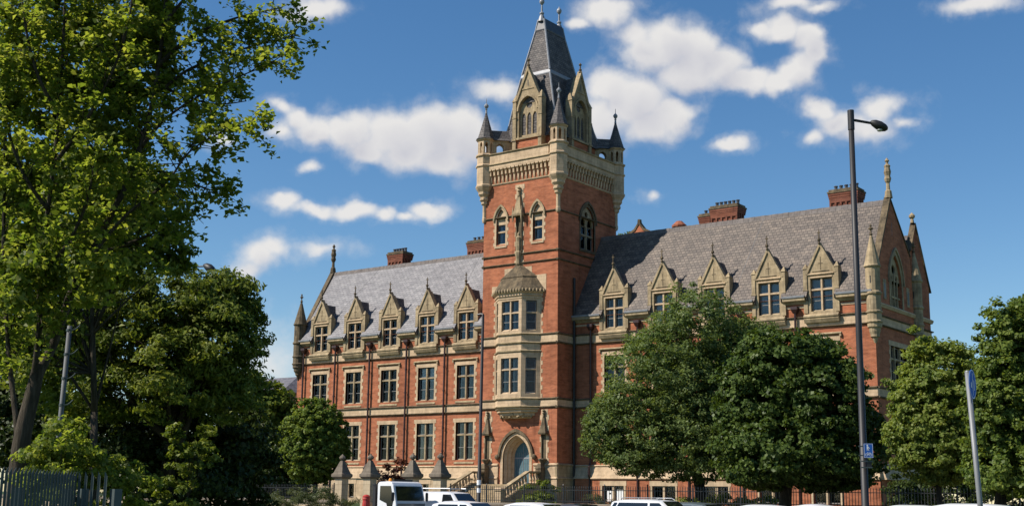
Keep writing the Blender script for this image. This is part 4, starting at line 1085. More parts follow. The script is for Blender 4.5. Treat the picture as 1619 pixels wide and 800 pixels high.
for n_, prof, mt in (('bay_band', [(0.0, 8.42), (0.0, 9.0)], 'stone'), ('bay_moulding', [(0.0, 8.96), (0.10, 9.0), (0.12, 9.05), (0.0, 9.14)], 'stone_old'), ('bay_moulding', [(0.0, 8.34), (0.10, 8.38), (0.12, 8.43), (0.0, 8.5)], 'stone_old'),
                    ('bay_band', [(-0.02, 12.55), (0.0, 14.0)], 'stone'), ('bay_moulding', [(0, 12.62), (0.08, 12.66), (0.1, 12.74), (0, 12.82)], 'stone_old'), ('bay_moulding', [(0, 13.28), (0.1, 13.32), (0.12, 13.38), (0, 13.46)], 'stone_old'), ('bay_moulding', [(0, 13.97), (0.1, 14.0), (0.12, 14.05), (0, 14.14)], 'stone_old'),
                    ('bay_cornice', [(0.0, 16.82), (0.05, 16.85), (0.05, 17.0), (0.14, 17.05), (0.14, 17.12), (0.10, 17.18), (0.2, 17.3), (0.26, 17.34), (0.26, 17.42), (0.0, 17.5)], 'stone')):
    mb = MB(); oblock(mb, prof); mb.build(n_, M[mt], bay)
mb = MB(); mb.loft([oring(0.30, 17.42), oring(0.30, 17.5), oring(-0.30, 18.58), [(x, y, 18.585) for x, y, z in oring(-0.26, 0)], [(x, y, 18.66) for x, y, z in oring(-0.26, 0)],
                   [(-4.45, 0.02, 19.45), (-4.1, -0.32, 19.45), (-3.45, -0.32, 19.45), (-3.1, 0.02, 19.45)], [(-4.2, 0.02, 19.62), (-4.0, -0.2, 19.62), (-3.55, -0.2, 19.62), (-3.35, 0.02, 19.62)]])
mb.build('bay_roof', M['stone_black'], bay)
mb = MB()
for k in range(3):       # cresting along the eaves
    p0, p1 = Vector(oring(0.31, 17.44)[k]), Vector(oring(0.31, 17.44)[k + 1]); L = (p1 - p0).length; n = int(L / 0.27)
    for i in range(n):
        p = p0.lerp(p1, (i + 0.5) / n)
        mb.lathe((p.x, p.y, p.z), [(0.075, -0.08), (0.085, 0.05), (0.05, 0.14), (0.01, 0.18)], 6)
mb.build('cresting', M['stone_old'], bay)
for (b0, b1, tr) in ((9.42, 12.2, 11.3), (14.32, 16.68, 15.72)):
    faces = [(Vector(OP[i] + (0,)), Vector(OP[i + 1] + (0,))) for i in range(3)]
    for i, (p0, p1) in enumerate(faces):
        a = (p1 - p0).normalized(); L = (p1 - p0).length; d = Vector((a.y, -a.x, 0))
        F = Fr(p0, a, d); hw = 0.84 if i == 1 else 0.42; nl = 2 if i == 1 else 1
        mb = MB(); mb.panel(F, rectp(0, L, b0 - 0.3, b1 + 0.36), [rectp(L / 2 - hw, L / 2 + hw, b0, b1)], 0.0, 0.24)
        if nl == 2: mb.fbox(F, L / 2 - 0.06, L / 2 + 0.06, -0.22, -0.04, b0, b1 - 0.002)
        for l0, l1 in (((L / 2 - hw + 0.002, L / 2 - 0.06), (L / 2 + 0.06, L / 2 + hw - 0.002)) if nl == 2 else ((L / 2 - hw + 0.002, L / 2 + hw - 0.002),)):
            mb.fbox(F, l0, l1, -0.21, -0.06, tr - 0.05, tr + 0.05)
            mb.extr(F, [(-0.2, b0 + 0.14), (-0.2, b0 + 0.002), (-0.01, b0 + 0.002), (-0.03, b0 - 0.0)], l0 + 0.05, l1 - 0.05)
        win = mb.build('bay_window', M['stone'], bay)
        glazing(F, L / 2, b0, b1, hw, tr, win, [('l', 0.3), ('r', 0.34)] if i == 1 else None, lights=nl, dep=0.2, depth=0.7)
# stone margin where the bay meets the brick
mb = MB(); quoins(mb, FT, -6.02, -1, 9.1, 12.6, 0.02, 0.06, 0.2); quoins(mb, FT, -1.58, 1, 9.1, 12.6, 0.02, 0.06, 0.2); quoins(mb, FT, -6.02, -1, 14.1, 17.2, 0.02, 0.06, 0.2); quoins(mb, FT, -1.58, 1, 14.1, 17.2, 0.02, 0.06, 0.2)
mb.fbox(FT, -6.45, -5.3, -0.1, 0.021, 17.45, 18.15); mb.fbox(FT, -2.3, -1.1, -0.1, 0.021, 17.45, 18.75); mb.fbox(FT, -5.2, -4.3, -0.1, 0.019, 18.15, 19.5); mb.fbox(FT, -3.2, -2.5, -0.1, 0.02, 18.76, 19.5)
mb.build('quoins', M['stone'], college)

# statue niche climbing the face above the bay
s = MB(); quoins(s, FT, -3.76, -1, 19.7, 26.3, 0.024, 0.34, 0.46, 0.4); quoins(s, FT, -3.76, 1, 19.7, 26.3, 0.024, 0.34, 0.46, 0.4)
ni = s.build('statue_niche', M['stone'], college)
s = MB(); c = (-3.76, -0.12)
s.lathe((*c, 0), [(0.06, 19.55), (0.22, 19.75), (0.2, 20.2), (0.27, 20.5), (0.28, 20.7), (0.22, 20.8)], 8); s.lathe((*c, 0), [(0.17, 20.8), (0.23, 21.2), (0.2, 21.6), (0.24, 21.9), (0.1, 22.05), (0.12, 22.2), (0.03, 22.38)], 8)
s.build('statue', M['stone_old'], ni)
s = MB(); s.fbox(FT, -4.06, -3.94, 0.0, 0.14, 20.8, 23.7); s.fbox(FT, -3.58, -3.46, 0.0, 0.14, 20.8, 23.7); s.fbox(FT, -3.94, -3.58, 0.0, 0.035, 20.8, 23.7); s.build('niche_shaft', M['stone_black'], ni)
s = MB(); s.loft([rect(-4.22, -3.3, -0.42, 0.02, 23.65), rect(-4.26, -3.26, -0.46, 0.02, 23.8), rect(-4.06, -3.46, -0.36, 0.02, 24.15), rect(-3.98, -3.54, -0.28, 0.02, 24.7), rect(-3.84, -3.68, -0.17, 0.02, 25.5)]); s.lathe((-3.76, -0.14, 25.3), [(0.14, 0), (0.07, 0.3), (0.15, 0.45), (0.05, 0.55), (0.16, 0.68), (0.03, 0.85)], 8)
for k in (-1, 1): s.lathe((-3.76 + k * 0.42, -0.36, 23.6), [(0.02, -0.45), (0.09, -0.1), (0.09, 0.4), (0.02, 0.85)], 6)
s.build('canopy', M['stone_old'], ni)

# ------------------------------------------------------------------ door, side niches, entrance steps
s = MB()
steps_ = [(1.62, 6.66, 0.06), (1.46, 6.48, 0.025)]
ins = [(1.28, 6.28, 0.02), (1.12, 6.08, -0.3), (0.98, 5.92, -0.62), (0.86, 5.78, -0.95)]
for i in range(3):
    w0, z0_, d0 = ins[i]; w1, z1_, d1 = ins[i + 1]
    A = arch(w0, 4.55, z0_, 10, -3.84, 2.5); B = arch(w1, 4.55, z1_, 10, -3.84, 2.5)
    for j in range(len(A) - 1):
        s.face([FT.p(*((A[j][0], d0, A[j][1]))), FT.p(A[j + 1][0], d0, A[j + 1][1]), FT.p(A[j + 1][0], (d0 + d1) / 2, A[j + 1][1]), FT.p(A[j][0], (d0 + d1) / 2, A[j][1])])
        s.face([FT.p(A[j][0], (d0 + d1) / 2, A[j][1]), FT.p(A[j + 1][0], (d0 + d1) / 2, A[j + 1][1]), FT.p(B[j + 1][0], d1, B[j + 1][1]), FT.p(B[j][0], d1, B[j][1])])
dw = s.build('doorway', M['stone'], college)
s = MB(); s.strip(FT, arch(1.28, 4.55, 6.28, 10, -3.84, 2.5), arch(1.52, 4.55, 6.52, 10, -3.84, 2.5), -0.1, 0.03); s.build('surround', M['stone'], dw)
s = MB(); s.strip(FT, arch(1.53, 4.62, 6.54, 10, -3.84), arch(1.70, 4.62, 6.78, 10, -3.84), -0.1, 0.17)
for k in (-1, 1): s.lathe((-3.84 + k * 1.78, -0.1, 4.62), [(0.02, -0.24), (0.17, -0.12), (0.2, 0.0), (0.17, 0.12), (0.02, 0.22)], 8)
s.build('hood_mould', M['stone_black'], dw)
s = MB(); s.prism(FT, arch(0.86, 4.55, 5.78, 10, -3.84, 2.5), -1.03, -0.955); dl = s.build('entrance_door', M['door'], dw)
s = MB()
for i in range(9):
    a = -3.84 - 0.72 + i * 0.18
    if i == 4: s.fbox(FT, a - 0.02, a + 0.02, -0.96, -0.93, 2.52, 5.6)
    else: s.fbox(FT, a - 0.012, a + 0.012, -0.96, -0.94, 2.55, 5.0)
s.fbox(FT, -3.84 - 0.83, -3.84 + 0.83, -0.96, -0.935, 4.5, 4.62); s.build('door_batten', M['lead'], dl)
for x in (-6.62, -1.16):
    s = MB(); quoins(s, FT, x, -1, 4.1, 8.2, 0.024, 0.3, 0.42, 0.4); quoins(s, FT, x, 1, 4.1, 8.2, 0.024, 0.3, 0.42, 0.4)
    ni = s.build('door_niche', M['stone'], college)
    s = MB(); s.fbox(FT, x - 0.24, x + 0.14, 0.0, 0.05, 4.3, 6.6); s.fbox(FT, x - 0.24, x - 0.14, 0.05, 0.16, 4.3, 6.6); s.build('niche_shaft', M['stone_black'], ni)  # flat dark panel paints the shade of the niche's hollow, beside a shaft
    s = MB(); s.loft([rect(x - 0.34, x + 0.34, -0.36, 0.02, 6.3), rect(x - 0.36, x + 0.36, -0.4, 0.02, 6.42), rect(x - 0.24, x + 0.24, -0.3, 0.02, 6.7), rect(x - 0.16, x + 0.16, -0.22, 0.02, 7.1), rect(x - 0.06, x + 0.06, -0.14, 0.02, 7.7)]); s.lathe((x, -0.12, 7.6), [(0.09, 0), (0.05, 0.2), (0.13, 0.3), (0.04, 0.38), (0.14, 0.48), (0.03, 0.62)], 6); s.build('canopy', M['stone_black'], ni)
    s = MB(); s.lathe((x, -0.24, 3.95), [(0.1, 0), (0.14, 0.15), (0.28, 0.35), (0.34, 0.45), (0.3, 0.52)], 8); s.build('niche_corbel', M['stone_black'], ni)
# the flight of steps with its balustrades
steps = thing('entrance_steps', 'broad stone entrance steps with sloping balustrades leading up to the arched tower door', 'steps', (-3.85, -3.0, 0.9))
SO = (-3.85, -3.0, 0.9)
mb = MB(); mb.box(-6.4, -1.4, -2.2, -0.2, 0.5, 2.52)
n = 10
for i in range(n): mb.box(-6.4, -1.4, -2.2 - 0.36 * (i + 1), -2.2 - 0.36 * i, 0.5, 2.52 - 0.16 * (i + 1))
mb.build('flight', M['stone_old'], steps, org=SO)
for x in (-6.6, -1.2):
    mb = MB(); K = (3.5 - 2.2) / 3.05
    zr = lambda y: 3.5 if y > -2.1 else 3.5 + (y + 2.1) * K
    S = Fr((x, 0, 0), (0, 1, 0), (1, 0, 0))
    mb.prism(S, [(-5.2, zr(-5.2) - 0.14), (-2.1, 3.36), (-0.2, 3.36), (-0.2, 3.5), (-2.1, 3.5), (-5.2, zr(-5.2))], -0.2, 0.2)
    bl = mb.build('balustrade_rail', M['stone_old'], steps, org=SO)
    mb = MB(); mb.prism(S, [(-5.2, 0.4), (-0.2, 0.4), (-0.2, 2.62), (-2.1, 2.62), (-5.2, zr(-5.2) - 0.85)], -0.17, 0.17); mb.build('string_wall', M['stone_old'], steps, org=SO)
    for y in [-4.85 + i * 0.36 for i in range(8)] + [-1.65, -1.3, -0.95, -0.6]:
        mb = MB(); top = zr(y) - 0.12; bt = (2.6 if y > -2.1 else zr(y) - 0.88)
        h = top - bt; mb.lathe((x, y, bt), [(0.10, 0), (0.10, h * 0.1), (0.06, h * 0.16), (0.12, h * 0.35), (0.11, h * 0.5), (0.05, h * 0.85), (0.09, h * 0.92), (0.09, h)], 8); mb.build('baluster', M['stone'], steps, smooth=False, org=SO)
    mb = MB(); mb.box(x - 0.28, x + 0.28, -5.75, -5.2, 0.3, 2.02); mb.loft([rect(x - 0.34, x + 0.34, -5.81, -5.14, 2.02), rect(x - 0.34, x + 0.34, -5.81, -5.14, 2.14), rect(x - 0.2, x + 0.2, -5.66, -5.28, 2.24)]); mb.build('newel_pier', M['stone'], steps, org=SO)
    mb = MB(); mb.box(x - 0.25, x + 0.25, -0.75, -0.2, 0.4, 3.72); mb.loft([rect(x - 0.30, x + 0.30, -0.8, -0.16, 3.72), rect(x - 0.12, x + 0.12, -0.6, -0.35, 4.1)]); mb.build('newel_pier', M['stone_black'], steps, org=SO)

# ------------------------------------------------------------------ street: walls, railings, gate piers
M['gate_stone'] = stone_mat('gate pier stone', (0.50, 0.40, 0.27), (0.12, 0.10, 0.075), 0.4)
M['cap_stone'] = stone_mat('sooty pier cap stone', (0.21, 0.175, 0.135), (0.05, 0.043, 0.035), 0.6)
M['galv'] = plain('galvanised steel', (0.06, 0.08, 0.078), 0.6, 0.15, 0.5, 0.25, 2)
M['pole_dark'] = plain('dull grey pole', (0.085, 0.09, 0.092), 0.65, 0.0, 0.4, 0.2)
M['post_grey'] = plain('grey post paint', (0.19, 0.195, 0.20), 0.5, 0.1, 0.5, 0.12)
M['lamp_grey'] = plain('dark lamp column paint', (0.016, 0.015, 0.016), 0.55, 0.0, 0.5, 0.15)
M['lens'] = plain('lamp lens', (0.45, 0.46, 0.42), 0.25, 0, 0.5)
M['blue'] = plain('blue sign face', (0.012, 0.10, 0.42), 0.4, 0, 0.5)
M['pale_blue'] = plain('faded blue sign face', (0.03, 0.13, 0.50), 0.75, 0, 0.15)
YG = -26.3
for x0, x1, lab in ((-40.0, 2.7, 'low stone wall under the railings left of the four gate piers'), (6.1, 8.0, 'short length of low stone wall between the two middle gate piers'), (11.4, 60.0, 'low stone wall under the railings in front of the right wing')):
    mb = MB(); mb.box(x0, x1, YG - 0.22, YG + 0.22, 0.0, 1.14)
    mb2 = MB(); mb2.extr(front(YG), [(-0.30, 1.142), (0.30, 1.142), (0.30, 1.22), (0.12, 1.30), (-0.12, 1.30), (-0.30, 1.22)], x0, x1)
    w = thing('low_wall', lab, 'wall', ((x0 + x1) / 2, YG, 0), group='low front walls')
    mb.build('wall_base', M['gate_stone'], w, org=((x0 + x1) / 2, YG, 0)); mb2.build('wall_coping', M['cap_stone'], w, org=((x0 + x1) / 2, YG, 0))
def railing(x0, x1, lab, ztop=2.08, pitch=0.135):
    O = ((x0 + x1) / 2, YG, 1.3)
    r = thing('iron_railing', lab, 'railing', O, group='black iron railings along the front')
    for z in (1.40, ztop - 0.14):
        mb = MB(); mb.box(x0, x1, YG - 0.02, YG + 0.02, z, z + 0.035); mb.build('rail', M['iron'], r, org=O)
    n = max(1, round((x1 - x0) / 2.4)); L = (x1 - x0) / n
    for k in range(n + 1):
        x = x0 + L * k
        mb = MB(); mb.box(x - 0.03, x + 0.03, YG - 0.034, YG + 0.034, 1.25, ztop + 0.06); mb.lathe((x, YG, ztop + 0.06), [(0.02, 0), (0.05, 0.05), (0.02, 0.12)], 6); mb.build('post', M['iron'], r, org=O)
    for k in range(n):
        mb = MB(); m = round(L / pitch)
        for i in range(1, m):
            x = x0 + L * k + L * i / m
            mb.box(x - 0.011, x + 0.011, YG - 0.011, YG + 0.011, 1.25, ztop)
            mb.loft([rect(x - 0.016, x + 0.016, YG - 0.016, YG + 0.016, ztop), rect(x - 0.003, x + 0.003, YG - 0.003, YG + 0.003, ztop + 0.09)])
        mb.build('railing_bars', M['iron'], r, org=O)
railing(-26, 2.7, 'black iron railing on the low wall left of the gate piers')
railing(6.1, 8.0, 'short black iron railing between the two middle gate piers')
railing(11.4, 48.0, 'long black iron railing on the low wall before the right wing')
def gate_pier(x, lab):
    O = (x, YG, 0)
    g = thing('gate_pier', lab, 'gate pier', O, group='stone gate piers with pyramid caps')
    mb = MB(); mb.box(-0.265, 0.265, -0.265, 0.265, 0, 2.55); mb.build('shaft', M['gate_stone'], g)
    mb = MB(); mb.loft([rect(-0.33, 0.33, -0.33, 0.33, 2.5), rect(-0.43, 0.43, -0.43, 0.43, 2.60), rect(-0.43, 0.43, -0.43, 0.43, 2.74), rect(-0.35, 0.35, -0.35, 0.35, 2.80), rect(-0.09, 0.09, -0.09, 0.09, 3.5)]); mb.build('pyramid_cap', M['cap_stone'], g)
    mb = MB(); mb.lathe((0, 0, 3.48), [(0.09, 0), (0.07, 0.06), (0.17, 0.12), (0.19, 0.2), (0.14, 0.28), (0.06, 0.34), (0.03, 0.40)], 8); mb.build('finial', M['cap_stone'], g)
    mb = MB(); mb.box(-0.36, 0.36, -0.36, 0.36, 0, 1.2); mb.build('pier_base', M['gate_stone'], g)
for x, lab in ((3.3, 'leftmost stone gate pier with pyramid cap, beside the clipped round tree'), (5.5, 'stone gate pier with pyramid cap, behind the small red barrel'), (8.67, 'stone gate pier with pyramid cap, just right of the truck cab roof'), (10.65, 'rightmost stone gate pier with pyramid cap, behind the white van')):
    gate_pier(x, lab)

# red drum, traffic cones and such at the foot of the wall
p = at(579, 796, 68); O = (p.x, p.y, 0.12)
d = thing('red_barrel', 'small red barrel standing beside a gate pier left of the truck', 'barrel', O)
M['red'] = plain('red plastic', (0.42, 0.035, 0.025), 0.4, 0, 0.5, 0.1)
mb = MB(); mb.lathe((0, 0, 0), [(0.16, 0), (0.19, 0.08), (0.21, 0.6), (0.21, 1.0), (0.19, 1.2), (0.21, 1.23), (0.21, 1.3), (0.19, 1.34)], 14); mb.build('drum', M['red'], d)
mb = MB(); mb.lathe((0, 0, 1.34), [(0.2, 0), (0.21, 0.06), (0.12, 0.14), (0.02, 0.16)], 14); mb.build('lid', M['red'], d)

# ------------------------------------------------------------------ lamp columns and signs
def tapered_lamp(name, foot, top, lab, r0, r1, arm_to, mat, head=True, hs=1.0):
    foot, top, arm_to = Vector(foot), Vector(top), Vector(arm_to)
    O = tuple(foot)
    l = thing(name, lab, 'street lamp', O, group='street lamps')
    mb = MB(); up = (top - foot)
    mb.tube([foot, foot + up * 0.12, foot + up * 0.121, foot + up * 0.5, top], [r0 * 1.35, r0 * 1.32, r0, (r0 + r1) / 2, r1], 12); mb.build('column', M[mat], l, smooth=True, org=O)
    mb = MB(); mb.tube([top - up.normalized() * 0.42, top + up.normalized() * 0.03], [r1 * 1.22, r1 * 1.22], 12); mb.build('column_cap', M[mat], l, org=O)
    d = (arm_to - top); dh = Vector((d.x, d.y, 0))
    a0 = top - up.normalized() * 0.2
    mb = MB(); mb.tube([a0, a0 + dh * 0.15, arm_to - dh.normalized() * 0.26 * hs + Vector((0, 0, 0.07 * hs)), arm_to - dh.normalized() * 0.16 * hs + Vector((0, 0, 0.04 * hs))], [0.032, 0.032, 0.03, 0.03], 8); mb.build('bracket_arm', M[mat], l, org=O)
    if head:
        t = dh.normalized(); s_ = Vector((-t.y, t.x, 0)); mb = MB()
        rings = []
        for k, (x, w, h0, h1) in enumerate(((-0.32, 0.04, -0.04, 0.04), (-0.27, 0.12, -0.12, 0.10), (-0.1, 0.19, -0.20, 0.17), (0.12, 0.21, -0.22, 0.18), (0.27, 0.17, -0.16, 0.13), (0.35, 0.09, -0.08, 0.06), (0.37, 0.02, -0.01, 0.01))):
            x, w, h0, h1 = x * hs, w * hs, h0 * hs, h1 * hs; c = arm_to + t * x + Vector((0, 0, -0.35 * x))
            rings.append([c + s_ * w * math.cos(q * math.pi / 5) + Vector((0, 0, (h1 if math.sin(q * math.pi / 5) > 0 else -h0) * math.sin(q * math.pi / 5))) for q in range(10)])
        mb.loft(rings); hd = mb.build('lantern', M['lamp_grey'], l, smooth=True, org=O)
        mb = MB(); c = arm_to + t * 0.05 * hs + Vector((0, 0, -0.22 * hs)); mb.lathe(tuple(c), [(0.02 * hs, -0.045 * hs), (0.09 * hs, -0.035 * hs), (0.125 * hs, 0.0), (0.12 * hs, 0.03 * hs)], 12); mb.build('lens', M['lens'], hd, org=O)
    return l
f_ = at(1368.5, 800, 27); t_ = at(1345, 177, 27); f_ = f_ + (f_ - t_).normalized() * 1.5; f_.z = 0
h_ = at(1389, 198, 27)
tapered_lamp('street_lamp', f_, t_, 'tall dark street lamp with a short arm and hooded lantern, before the right wing', 0.078, 0.060, h_, 'lamp_grey', hs=0.56)
f_ = ground(282, 47); t_ = at(284, 415, 47); tapered_lamp('street_lamp', f_, t_, 'dark street lamp mostly hidden in the left trees, its lantern poking out', 0.09, 0.05, at(330, 422.5, 46), 'lamp_grey', hs=0.8)
f_ = ground(757, 57); t_ = at(763.5, 497, 57); t_.x = f_.x + 0.05
O = tuple(f_)
l = thing('black_column', 'slim black lamp column with white stickers in front of the tower', 'lamp column', O)
mb = MB(); mb.tube([f_, f_ + Vector((0, 0, 1.3)), f_ + Vector((0, 0, 1.31)), t_], [0.12, 0.12, 0.085, 0.06], 10); mb.build('column', M['iron'], l, smooth=True, org=O)
mb = MB(); mb.tube([t_, t_ + Vector((-0.12, -0.02, 0.02)), t_ + Vector((-0.3, -0.05, 0.0))], [0.05, 0.05, 0.03], 8); mb.build('bracket_arm', M['iron'], l, org=O)
for zc, hh in ((2.2, 0.11), (1.86, 0.10)):
    mb = MB(); mb.tube([Vector((f_.x, f_.y, zc - hh)), Vector((f_.x, f_.y, zc + hh))], [0.097 if hh > 0.105 else 0.09] * 2, 12); mb.build('sticker', M['white'], l, org=O)

# blue rectangular sign and its clips on the right-hand lamp column
dv = Vector((fwd.x, fwd.y, 0)).normalized(); rv = Vector((dv.y, -dv.x, 0))
c = at(1373.2, 712, 26.85); O = tuple(c)
sg = thing('cycle_route_sign', 'small blue rectangular sign with white walking and cycling figures on the lamp column', 'sign', O)
SF = Fr(c, rv, -dv)
SF.o.z = 0
z = c.z
mb = MB(); mb.fbox(SF, -0.098, 0.098, -0.004, 0.0, z - 0.15, z + 0.15); mb.build('sign_plate', M['blue'], sg, org=O)
mb = MB(); mb.strip(SF, [(-0.086, z - 0.138), (0.086, z - 0.138), (0.086, z + 0.138), (-0.086, z + 0.138), (-0.086, z - 0.138)], [(-0.092, z - 0.144), (0.092, z - 0.144), (0.092, z + 0.144), (-0.092, z + 0.144), (-0.092, z - 0.144)], 0, 0.002); mb.build('sign_border', M['white'], sg, org=O)
mb = MB()
def disc(mb, fr, a, b, r0, r1, d): 
    A = [(a + r0 * math.cos(t * math.pi / 8), b + r0 * math.sin(t * math.pi / 8)) for t in range(17)]; B = [(a + r1 * math.cos(t * math.pi / 8), b + r1 * math.sin(t * math.pi / 8)) for t in range(17)]
    mb.strip(fr, A, B, 0, d)
disc(mb, SF, -0.02, z + 0.112, 0.0005, 0.016, 0.002)
for pts in ([(-0.035, z + 0.045), (-0.005, z + 0.045), (-0.003, z + 0.094), (-0.033, z + 0.094)], [(-0.034, z - 0.0), (-0.022, z - 0.0), (-0.016, z + 0.045), (-0.032, z + 0.045)], [(0.004, z - 0.0), (0.016, z - 0.0), (-0.006, z + 0.045), (-0.018, z + 0.045)], [(0.0, z + 0.055), (0.026, z + 0.04), (0.03, z + 0.05), (-0.002, z + 0.085)]): mb.prism(SF, pts, 0, 0.002)
mb.build('walker_figure', M['white'], sg, org=O)
mb = MB(); disc(mb, SF, -0.042, z - 0.085, 0.024, 0.031, 0.002); disc(mb, SF, 0.042, z - 0.085, 0.024, 0.031, 0.002)
for pts in ([(-0.045, z - 0.088), (0.0, z - 0.088), (0.0, z - 0.081), (-0.045, z - 0.081)], [(-0.002, z - 0.085), (0.005, z - 0.085), (-0.014, z - 0.04), (-0.021, z - 0.04)], [(-0.018, z - 0.055), (0.026, z - 0.055), (0.026, z - 0.048), (-0.018, z - 0.048)], [(0.038, z - 0.085), (0.046, z - 0.085), (0.03, z - 0.03), (0.022, z - 0.03)], [(-0.03, z - 0.041), (-0.006, z - 0.041), (-0.006, z - 0.034), (-0.03, z - 0.034)]): mb.prism(SF, pts, 0, 0.002)
mb.build('bicycle_figure', M['white'], sg, org=O)
for dz in (-0.10, 0.09):
    mb = MB(); mb.fbox(SF, -0.20, 0.05, -0.03, -0.005, z + dz - 0.012, z + dz + 0.012); mb.build('clip', M['galv'], sg, org=O)
c = at(1371, 734, 26.88); O = tuple(c); sb = thing('sign_bracket', 'grey metal bracket frame clamped to the lamp column under the blue sign', 'bracket', O)
SB = Fr((c.x, c.y, 0), rv, -dv)
for dz in (-0.06, 0.07):
    mb = MB(); mb.fbox(SB, -0.13, 0.11, -0.02, 0.01, c.z + dz - 0.012, c.z + dz + 0.012); mb.build('bar', M['galv'], sb, org=O)
mb = MB(); mb.fbox(SB, 0.0, 0.10, -0.015, 0.0, c.z - 0.046, c.z + 0.056); mb.build('plate', M['lamp_grey'], sb, org=O)

# leaning grey post with a round blue sign, seen nearly edge-on
f_ = at(1553, 830, 17); t_ = at(1529.5, 588, 17.0); f_ = f_ + (f_ - t_).normalized() * 1.25; f_.z = 0.0
O = tuple(f_); up = (t_ - f_).normalized()
ps = thing('sign_post', 'leaning grey post carrying a round blue sign seen almost edge on', 'sign post', O)
mb = MB(); mb.tube([f_, t_], [0.035, 0.035], 14); mb.build('post', M['post_grey'], ps, smooth=True, org=O)
mb = MB(); mb.tube([t_, t_ + up * 0.02], [0.037, 0.026], 12); mb.build('post_cap', M['post_grey'], ps, org=O)
nrm = (rv * 0.84 - dv * 0.54).normalized(); sd = Vector((-nrm.y, nrm.x, 0))
cc = t_ - up * 0.165 + nrm * 0.05
def dring(r, off): return [cc + nrm * off + sd * r * math.cos(t * math.pi / 16) + Vector((0, 0, 1)) * r * math.sin(t * math.pi / 16) for t in range(32)]
mb = MB(); mb.loft([dring(0.2, 0.0), dring(0.2, 0.004)]); fc = mb.build('sign_disc', M['pale_blue'], ps, org=O)
mb = MB(); A = dring(0.183, 0.0045); B = dring(0.192, 0.0045)
for i in range(32): mb.face([A[i], B[i], B[(i + 1) % 32], A[(i + 1) % 32]])
mb.build('sign_border', M['white'], fc, org=O)
mb = MB(); q = lambda a, b: cc + nrm * 0.0055 + sd * a + Vector((0, 0, b))
mb.face([q(-0.008, -0.15), q(0.008, -0.15), q(0.008, 0.15), q(-0.008, 0.15)]); mb.face([q(0.06, -0.08), q(0.085, -0.08), q(0.085, 0.06), q(0.06, 0.06)]); mb.face([q(-0.10, -0.05), q(-0.06, -0.05), q(-0.065, 0.02), q(-0.095, 0.02)])
mb.build('sign_figure', M['white'], fc, org=O)
mb = MB(); mb.tube([cc - nrm * 0.052 - Vector((0, 0, 0.09)), cc - Vector((0, 0, 0.09))], [0.02, 0.02], 8); mb.build('clip', M['galv'], ps, org=O)
mb = MB(); mb.tube([cc - nrm * 0.052 + Vector((0, 0, 0.09)), cc + Vector((0, 0, 0.09))], [0.02, 0.02], 8); mb.build('clip', M['galv'], ps, org=O)

# grey pole with strap brackets among the left trees
f_ = at(93, 690, 22); t_ = at(110.5, 515, 22); f_ = f_ + (f_ - t_).normalized() * 2.6; f_.z = 0.0
O = tuple(f_); pl = thing('strapped_pole', 'pale grey pole with metal strap brackets standing among the left trees', 'pole', O)
mb = MB(); mb.tube([f_, t_], [0.046, 0.042], 12); mb.build('pole', M['pole_dark'], pl, smooth=True, org=O)
for v in (522, 560, 598, 640):
    c = at(110 - (v - 515) * 0.097, v, 22)
    mb = MB(); pts = [c + rv * (0.05 + 0.03 * k) + dv * (-0.10 + 0.012 * k) + Vector((0, 0, 0.006 * k * k - 0.012 * k)) for k in range(6)]; mb.tube(pts, 0.010, 6); mb.tube([c - Vector((0, 0, 0.02)), c + Vector((0, 0, 0.02))], [0.05, 0.05], 12); mb.build('strap', M['galv'], pl, org=O)

# ------------------------------------------------------------------ palisade fence
def palisade(P0, P1, lab, ztop):
    P0, P1 = Vector(P0), Vector(P1); a = (P1 - P0).normalized(); L = (P1 - P0).length; d = Vector((a.y, -a.x, 0))
    F = Fr((P0.x, P0.y, 0), a, d); O = (P0.x, P0.y, 0)
    f = thing('palisade_fence', lab, 'fence', O, group='grey palisade fencing')
    for z in (0.45, ztop - 0.42):
        mb = MB(); mb.fbox(F, 0, L, -0.045, -0.002, z, z + 0.05); mb.build('rail', M['galv'], f, org=O)
    n = max(1, round(L / 2.6))
    for k in range(n + 1):
        mb = MB(); x = L * k / n; mb.fbox(F, x - 0.05, x + 0.05, -0.15, -0.05, 0, ztop - 0.15); mb.build('post', M['galv'], f, org=O)
    m = int(L / 0.125)
    for i in range(m):
        x = (i + 0.5) * L / m
        mb = MB(); q = [(x - 0.030, 0.004), (x - 0.016, 0.0), (x, 0.02), (x + 0.016, 0.0), (x + 0.030, 0.004)]
        r0 = [F.p(u_, e_, 0.05) for u_, e_ in q] + [F.p(u_, e_ - 0.004, 0.05) for u_, e_ in q[::-1]]
        r1 = [Vector((p_.x, p_.y, ztop - 0.04)) for p_ in r0]
        tip = [Vector((p_.x, p_.y, ztop + (0.05 if abs(k_ - 2) < 1 or abs(k_ - 7) < 1 else 0.0))) for k_, p_ in enumerate(r0)]
        mb.loft([r0, r1, tip]); mb.build('pale', M['galv'], f, org=O)
pa, pb, pc = ground(-60, 11.6), ground(119, 15.5), ground(171, 15.0)
palisade(pa, pb, 'grey steel palisade fence run across the bottom left corner', 1.78)
palisade(pb, pc, 'sunlit end run of grey steel palisade fence turning away from the road', 1.78)

